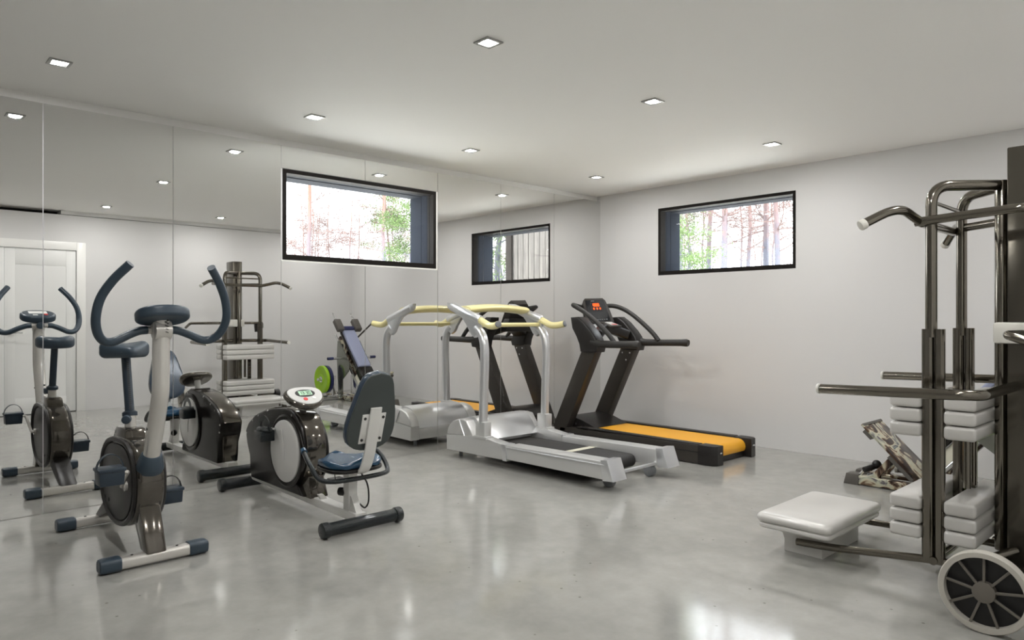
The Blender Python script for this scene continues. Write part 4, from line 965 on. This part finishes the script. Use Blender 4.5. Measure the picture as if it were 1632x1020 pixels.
def plate(y0, th, r, m, lab):
    t = thing('weight_plate', lab, 'weight plate', (4.17, y0+th/2, 0.295-r))
    bm = NB(); prf = [(0.026,0),(r*0.35,0),(r*0.38,0.004),(r*0.80,0.004),(r*0.84,0),(r*0.97,0),(r,0.006),(r,th-0.006),(r*0.97,th),(r*0.84,th),(r*0.80,th-0.004),(r*0.38,th-0.004),(r*0.35,th),(0.026,th)]
    c = Vector((4.17, y0, 0.295)); n = 48; rings = []
    for i in range(n):
        a = 2*PI*i/n; rings.append([bm.verts.new((c.x+q*math.cos(a), c.y+h, c.z+q*math.sin(a))) for q, h in prf])
    k = len(prf); fs = [bm.faces.new((rings[i][j], rings[i][(j+1) % k], rings[(i+1) % n][(j+1) % k], rings[(i+1) % n][j])) for i in range(n) for j in range(k)]
    bmesh.ops.recalc_face_normals(bm, faces=fs); obj('plate_disc', bm, M[m], t)
    bm = NB()
    for q, h0, h1 in ((0.042, -0.003, 0.0), (0.042, th, th+0.003)):
        rr = []
        for i in range(24):
            a = 2*PI*i/24; rr.append([bm.verts.new((c.x+R*math.cos(a), c.y+h, c.z+R*math.sin(a))) for R, h in ((0.0235,h0),(q,h0),(q,h1),(0.0235,h1))])
        fs = [bm.faces.new((rr[i][j], rr[i][(j+1) % 4], rr[(i+1) % 24][(j+1) % 4], rr[(i+1) % 24][j])) for i in range(24) for j in range(4)]
        bmesh.ops.recalc_face_normals(bm, faces=fs)
    obj('hub_ring', bm, M['bolt'], t)
plate(4.895, 0.045, 0.195, 'green_plate', 'lime green round weight plate on the near peg of the sled press')
plate(4.955, 0.045, 0.195, 'navy_plate', 'navy blue weight plate right behind the lime green one')
plate(5.50, 0.045, 0.195, 'navy_plate', 'navy blue weight plate on the far peg, by the back wall')

# ================================================================== OUTSIDE
M['ground'] = mat('forest_ground', srgb(222, 219, 212), 0.9, vary=(0.8, 0.12))
GZ = 1.28
bm = NB()
box(bm, -90, -T-0.02, -60, 100, GZ-0.3, GZ); box(bm, -T-0.02, 90, D+T+0.02, 100, GZ-0.3, GZ)
struct('ground', bm, M['ground'])
def board_mat():
    m = mat('grey_vertical_boards', srgb(168, 160, 152), 0.8); nt = m.node_tree; b = nt.nodes['Principled BSDF']; L = nt.links.new
    tc = nt.nodes.new('ShaderNodeTexCoord'); mp = nt.nodes.new('ShaderNodeMapping'); mp.inputs['Scale'].default_value = (14, 14, 1.2)
    n = nt.nodes.new('ShaderNodeTexNoise'); n.inputs['Scale'].default_value = 2.0; n.inputs['Detail'].default_value = 6
    L(tc.outputs['Object'], mp.inputs[0]); L(mp.outputs[0], n.inputs['Vector'])
    r = nt.nodes.new('ShaderNodeValToRGB'); r.color_ramp.elements[0].color = srgb(52, 50, 48); r.color_ramp.elements[1].color = srgb(76, 73, 70)
    r.color_ramp.elements[0].position = 0.3; r.color_ramp.elements[1].position = 0.7
    L(n.outputs['Fac'], r.inputs[0]); L(r.outputs[0], b.inputs['Base Color']); return m
M['grey_board'] = board_mat()
sh = thing('garden_shed', 'grey shed of weathered vertical boards with dark corner post, mirrored in the small window', 'shed', (3.6, 9.8, GZ))
bm = NB(); sx0, sx1 = 2.45, 4.55
box(bm, sx0, sx1, 9.03, 11.0, GZ, 4.9); obj('shed_core', bm, M['black_frame'], sh)
bm = NB(); k = 0; x = sx0
while x < sx1-0.05:
    box(bm, x+0.006, min(x+0.134, sx1), 9.0, 9.03, GZ+0.02, 4.9, 0.003); x += 0.14
obj('board_front', bm, M['grey_board'], sh)
P('corner_post', 'black_frame', sh, box, 4.55, 4.70, 8.96, 9.12, GZ, 4.95, 0.004)
bm = NB(); hexa(bm, [(sx0-0.15,8.8,4.9),(4.8,8.8,4.9),(4.8,11.2,5.2),(sx0-0.15,11.2,5.2),(sx0-0.15,8.8,4.98),(4.8,8.8,4.98),(4.8,11.2,5.28),(sx0-0.15,11.2,5.28)]); obj('shed_roof', bm, M['black_frame'], sh)

def bark_mat():
    m = mat('pine_bark', srgb(150, 120, 95), 0.85); nt = m.node_tree; b = nt.nodes['Principled BSDF']; L = nt.links.new
    tc = nt.nodes.new('ShaderNodeTexCoord'); sp = nt.nodes.new('ShaderNodeSeparateXYZ'); L(tc.outputs['Object'], sp.inputs[0])
    n = nt.nodes.new('ShaderNodeTexNoise'); n.inputs['Scale'].default_value = 3; L(tc.outputs['Object'], n.inputs['Vector'])
    ad = nt.nodes.new('ShaderNodeMath'); ad.operation = 'MULTIPLY_ADD'; ad.inputs[1].default_value = 3.0; L(n.outputs['Fac'], ad.inputs[0]); L(sp.outputs['Z'], ad.inputs[2])
    mr = nt.nodes.new('ShaderNodeMapRange'); mr.inputs[1].default_value = 3.5; mr.inputs[2].default_value = 7.0; L(ad.outputs[0], mr.inputs[0])
    r = nt.nodes.new('ShaderNodeValToRGB'); r.color_ramp.elements[0].color = srgb(60, 62, 72); r.color_ramp.elements[1].color = srgb(92, 64, 52)
    L(mr.outputs[0], r.inputs[0]); L(r.outputs[0], b.inputs['Base Color']); return m
M['bark'] = bark_mat()
M['twig'] = mat('bare_twigs', srgb(66, 52, 50), 0.9)
M['needle'] = mat('pine_needles', srgb(58, 78, 36), 0.8, vary=(1.0, 0.3))
M['rust'] = mat('rusty_foliage', srgb(78, 62, 56), 0.9, vary=(1.0, 0.3))
def twig(bm, pts, r, n):
    q, T_, N_2 = frames(pts); prev = None
    for i, p in enumerate(q):
        B = T_[i].cross(N_2[i]); sc_ = r*(1-0.7*i/(len(q)-1)); ring = [bm.verts.new(p + (N_2[i]*math.cos(2*PI*j/n) + B*math.sin(2*PI*j/n))*sc_) for j in range(n)]
        if prev:
            for j in range(n): bm.faces.new((prev[j], prev[(j+1) % n], ring[(j+1) % n], ring[j]))
        prev = ring
def limb(bm, p, d, L_, r, depth, rng, spread=0.5):
    n = 4 if depth > 0 else 2; pts = [p]; q = p.copy(); dd = d.copy()
    for k in range(n):
        dd = (dd + Vector((rng.uniform(-1,1), rng.uniform(-1,1), rng.uniform(-0.6,1)))*0.22).normalized(); q = q + dd*L_/n; pts.append(q.copy())
    twig(bm, pts, r, 3)
    if depth > 0:
        for k in range(1, n+1):
            for s in range(1 if depth > 1 else 2):
                v = (dd + Vector((rng.uniform(-1,1), rng.uniform(-1,1), rng.uniform(-0.7,0.8)))*spread*1.6).normalized()
                limb(bm, pts[k], v, L_*rng.uniform(0.4,0.65), r*0.5, depth-1, rng, spread)
def make_pine(seed, h, r, crown, dens, leaf, name='pine_tree'):
    rng = random.Random(seed); t = thing(name, '', 'tree', (0,0,0))
    pts = [Vector((0,0,0))]; x = Vector((0,0,0))
    for k in range(1, 9):
        x = x + Vector((rng.uniform(-0.09,0.09), rng.uniform(-0.09,0.09), h/8)); pts.append(x.copy())
    bm = NB(); tube(bm, smooth(pts, 2), r, 8, [1-0.75*k/16 for k in range(17)]); obj('trunk', bm, M['bark'], t)
    bm = NB(); tips = []
    nb_ = int(dens)
    for k in range(nb_):
        f = rng.uniform(0.12, 0.97); i = int(f*8); p = pts[i].lerp(pts[min(i+1, 8)], f*8-i)
        a = rng.uniform(0, 2*PI); d = Vector((math.cos(a), math.sin(a), rng.uniform(-0.25, 0.35))).normalized()
        L_ = crown*(0.45+0.75*rng.random())*(1.0 if f < 0.8 else 0.7)
        limb(bm, p, d, L_, r*0.26, 2, rng); tips.append((p, d, L_, f))
    obj('branches', bm, M['twig'] if leaf != 'green' else M['bark'], t)
    if leaf:
        bm = NB()
        for p, d, L_, f in tips:
            if leaf == 'green' or f > 0.5:
                for c in range(4 if leaf == 'green' else 1):
                    cpos = p + d*L_*rng.uniform(0.4, 1.1) + Vector((rng.uniform(-.3,.3), rng.uniform(-.3,.3), rng.uniform(-.1,.3)))
                    rad = rng.uniform(0.25, 0.5)*(1.0 if leaf == 'green' else 0.8)
                    for q in range(70 if leaf == 'green' else 34):
                        v = Vector((rng.gauss(0,1), rng.gauss(0,1), rng.gauss(0,0.5)))*rad*0.6
                        a = Vector((rng.gauss(0,1), rng.gauss(0,1), rng.gauss(0.3,1))).normalized()*0.10; b = a.orthogonal().normalized()*0.018
                        o_ = cpos+v; vs = [bm.verts.new(o_-b), bm.verts.new(o_+b), bm.verts.new(o_+a)]; bm.faces.new(vs)
        obj('needles', bm, M['needle'] if leaf == 'green' else M['rust'], t)
    return t
protos = {'tall': [make_pine(1, 15, 0.10, 1.9, 40, 'rust'), make_pine(2, 14, 0.09, 2.1, 36, None), make_pine(3, 16, 0.115, 1.9, 36, 'rust')],
          'bare': [make_pine(4, 7.5, 0.05, 1.6, 44, 'rust', 'slender_tree'), make_pine(5, 6.5, 0.045, 1.7, 48, None, 'slender_tree')],
          'green': [make_pine(6, 6.0, 0.08, 1.0, 26, 'green', 'young_pine'), make_pine(7, 7.0, 0.09, 1.1, 28, 'green', 'young_pine')]}
used = set()
def place_tree(kind, v, ang, dist, label, group=None, s=1.0, base=GZ):
    """ang: degrees left of +y seen from the room's right side"""
    p = protos[kind][v]; t = p if (kind, v) not in used else copy_tree(p); used.add((kind, v))
    a = math.radians(ang); t.location = (4.958-dist*math.sin(a), dist*math.cos(a), base); t.rotation_euler = (0, 0, random.uniform(0, 6.28)); t.scale = (s, s, s)
    t['label'] = label; t['category'] = 'tree'
    if group: t['group'] = group
    elif 'group' in t: del t['group']
    return t
place_tree('tall', 0, 62.6, 31, 'tall bare-trunked pine at the left in the big window')
place_tree('tall', 1, 57.0, 30, 'tall bare-trunked pine at the right in the big window')
place_tree('green', 0, 54.8, 26, 'young green pine at the right edge of the big window', s=1.0)
place_tree('green', 1, 56.3, 34, 'young green pine behind the tall right-hand trunk in the big window', s=0.9)
rg = random.Random(11)
for k in range(40):
    place_tree('bare', k % 2, 50.5+16.5*(k+rg.random())/40, rg.uniform(32, 56), 'slender leafless tree of the hazy wood outside the big window', 'leafless trees outside the big window', rg.uniform(0.55, 0.95))
lab = ['thick pine trunk third from the left in the small window', 'thick pine trunk left of the bright gap in the small window', 'pine trunk right of the bright gap in the small window',
       'thick pine trunk second from the right in the small window', 'pine trunk at the right in the small window', 'dark pine trunk at the far left behind green twigs in the small window']
for i, (px, dd, v) in enumerate(((1133, 25, 0), (1152, 23, 2), (1196, 27, 1), (1221, 24, 2), (1235, 23, 0), (1086, 20, 1))):
    place_tree('tall', v, 46.62-math.degrees(math.atan((px-816)/1123.8)), dd, lab[i], s=0.9)
place_tree('green', 0, 46.62-math.degrees(math.atan((1072-816)/1123.8)), 12, 'young green pine at the left edge of the small window', s=0.55)
place_tree('green', 1, 46.62-math.degrees(math.atan((1098-816)/1123.8)), 14, 'young green pine low in the left part of the small window', s=0.45)
for k in range(14):
    place_tree('bare', k % 2, 22+15*(k+rg.random())/14, rg.uniform(30, 50), 'slender leafless tree of the wood outside the small window', 'leafless trees outside the small window', rg.uniform(0.9, 1.4))
for i, (ang, dd) in enumerate(((-47.6, 22), (-49.2, 26))):
    t = place_tree('green', i, 0, 1, ['green pine mirrored beside the shed in the small window reflection', 'second green pine farther out, mirrored beside the shed'][i], s=1.3)
    a = math.radians(-ang); t.location = (-4.958+dd*math.sin(a), dd*math.cos(a), GZ)
for k in range(8):
    t = place_tree('bare', k % 2, 0, 1, 'leafless tree past the shed, mirrored in the small window reflection', 'leafless trees past the shed', 1.2)
    a = math.radians(46.5+5*(k+rg.random())/8); dd = rg.uniform(26, 40); t.location = (-4.958+dd*math.sin(a), dd*math.cos(a), GZ)
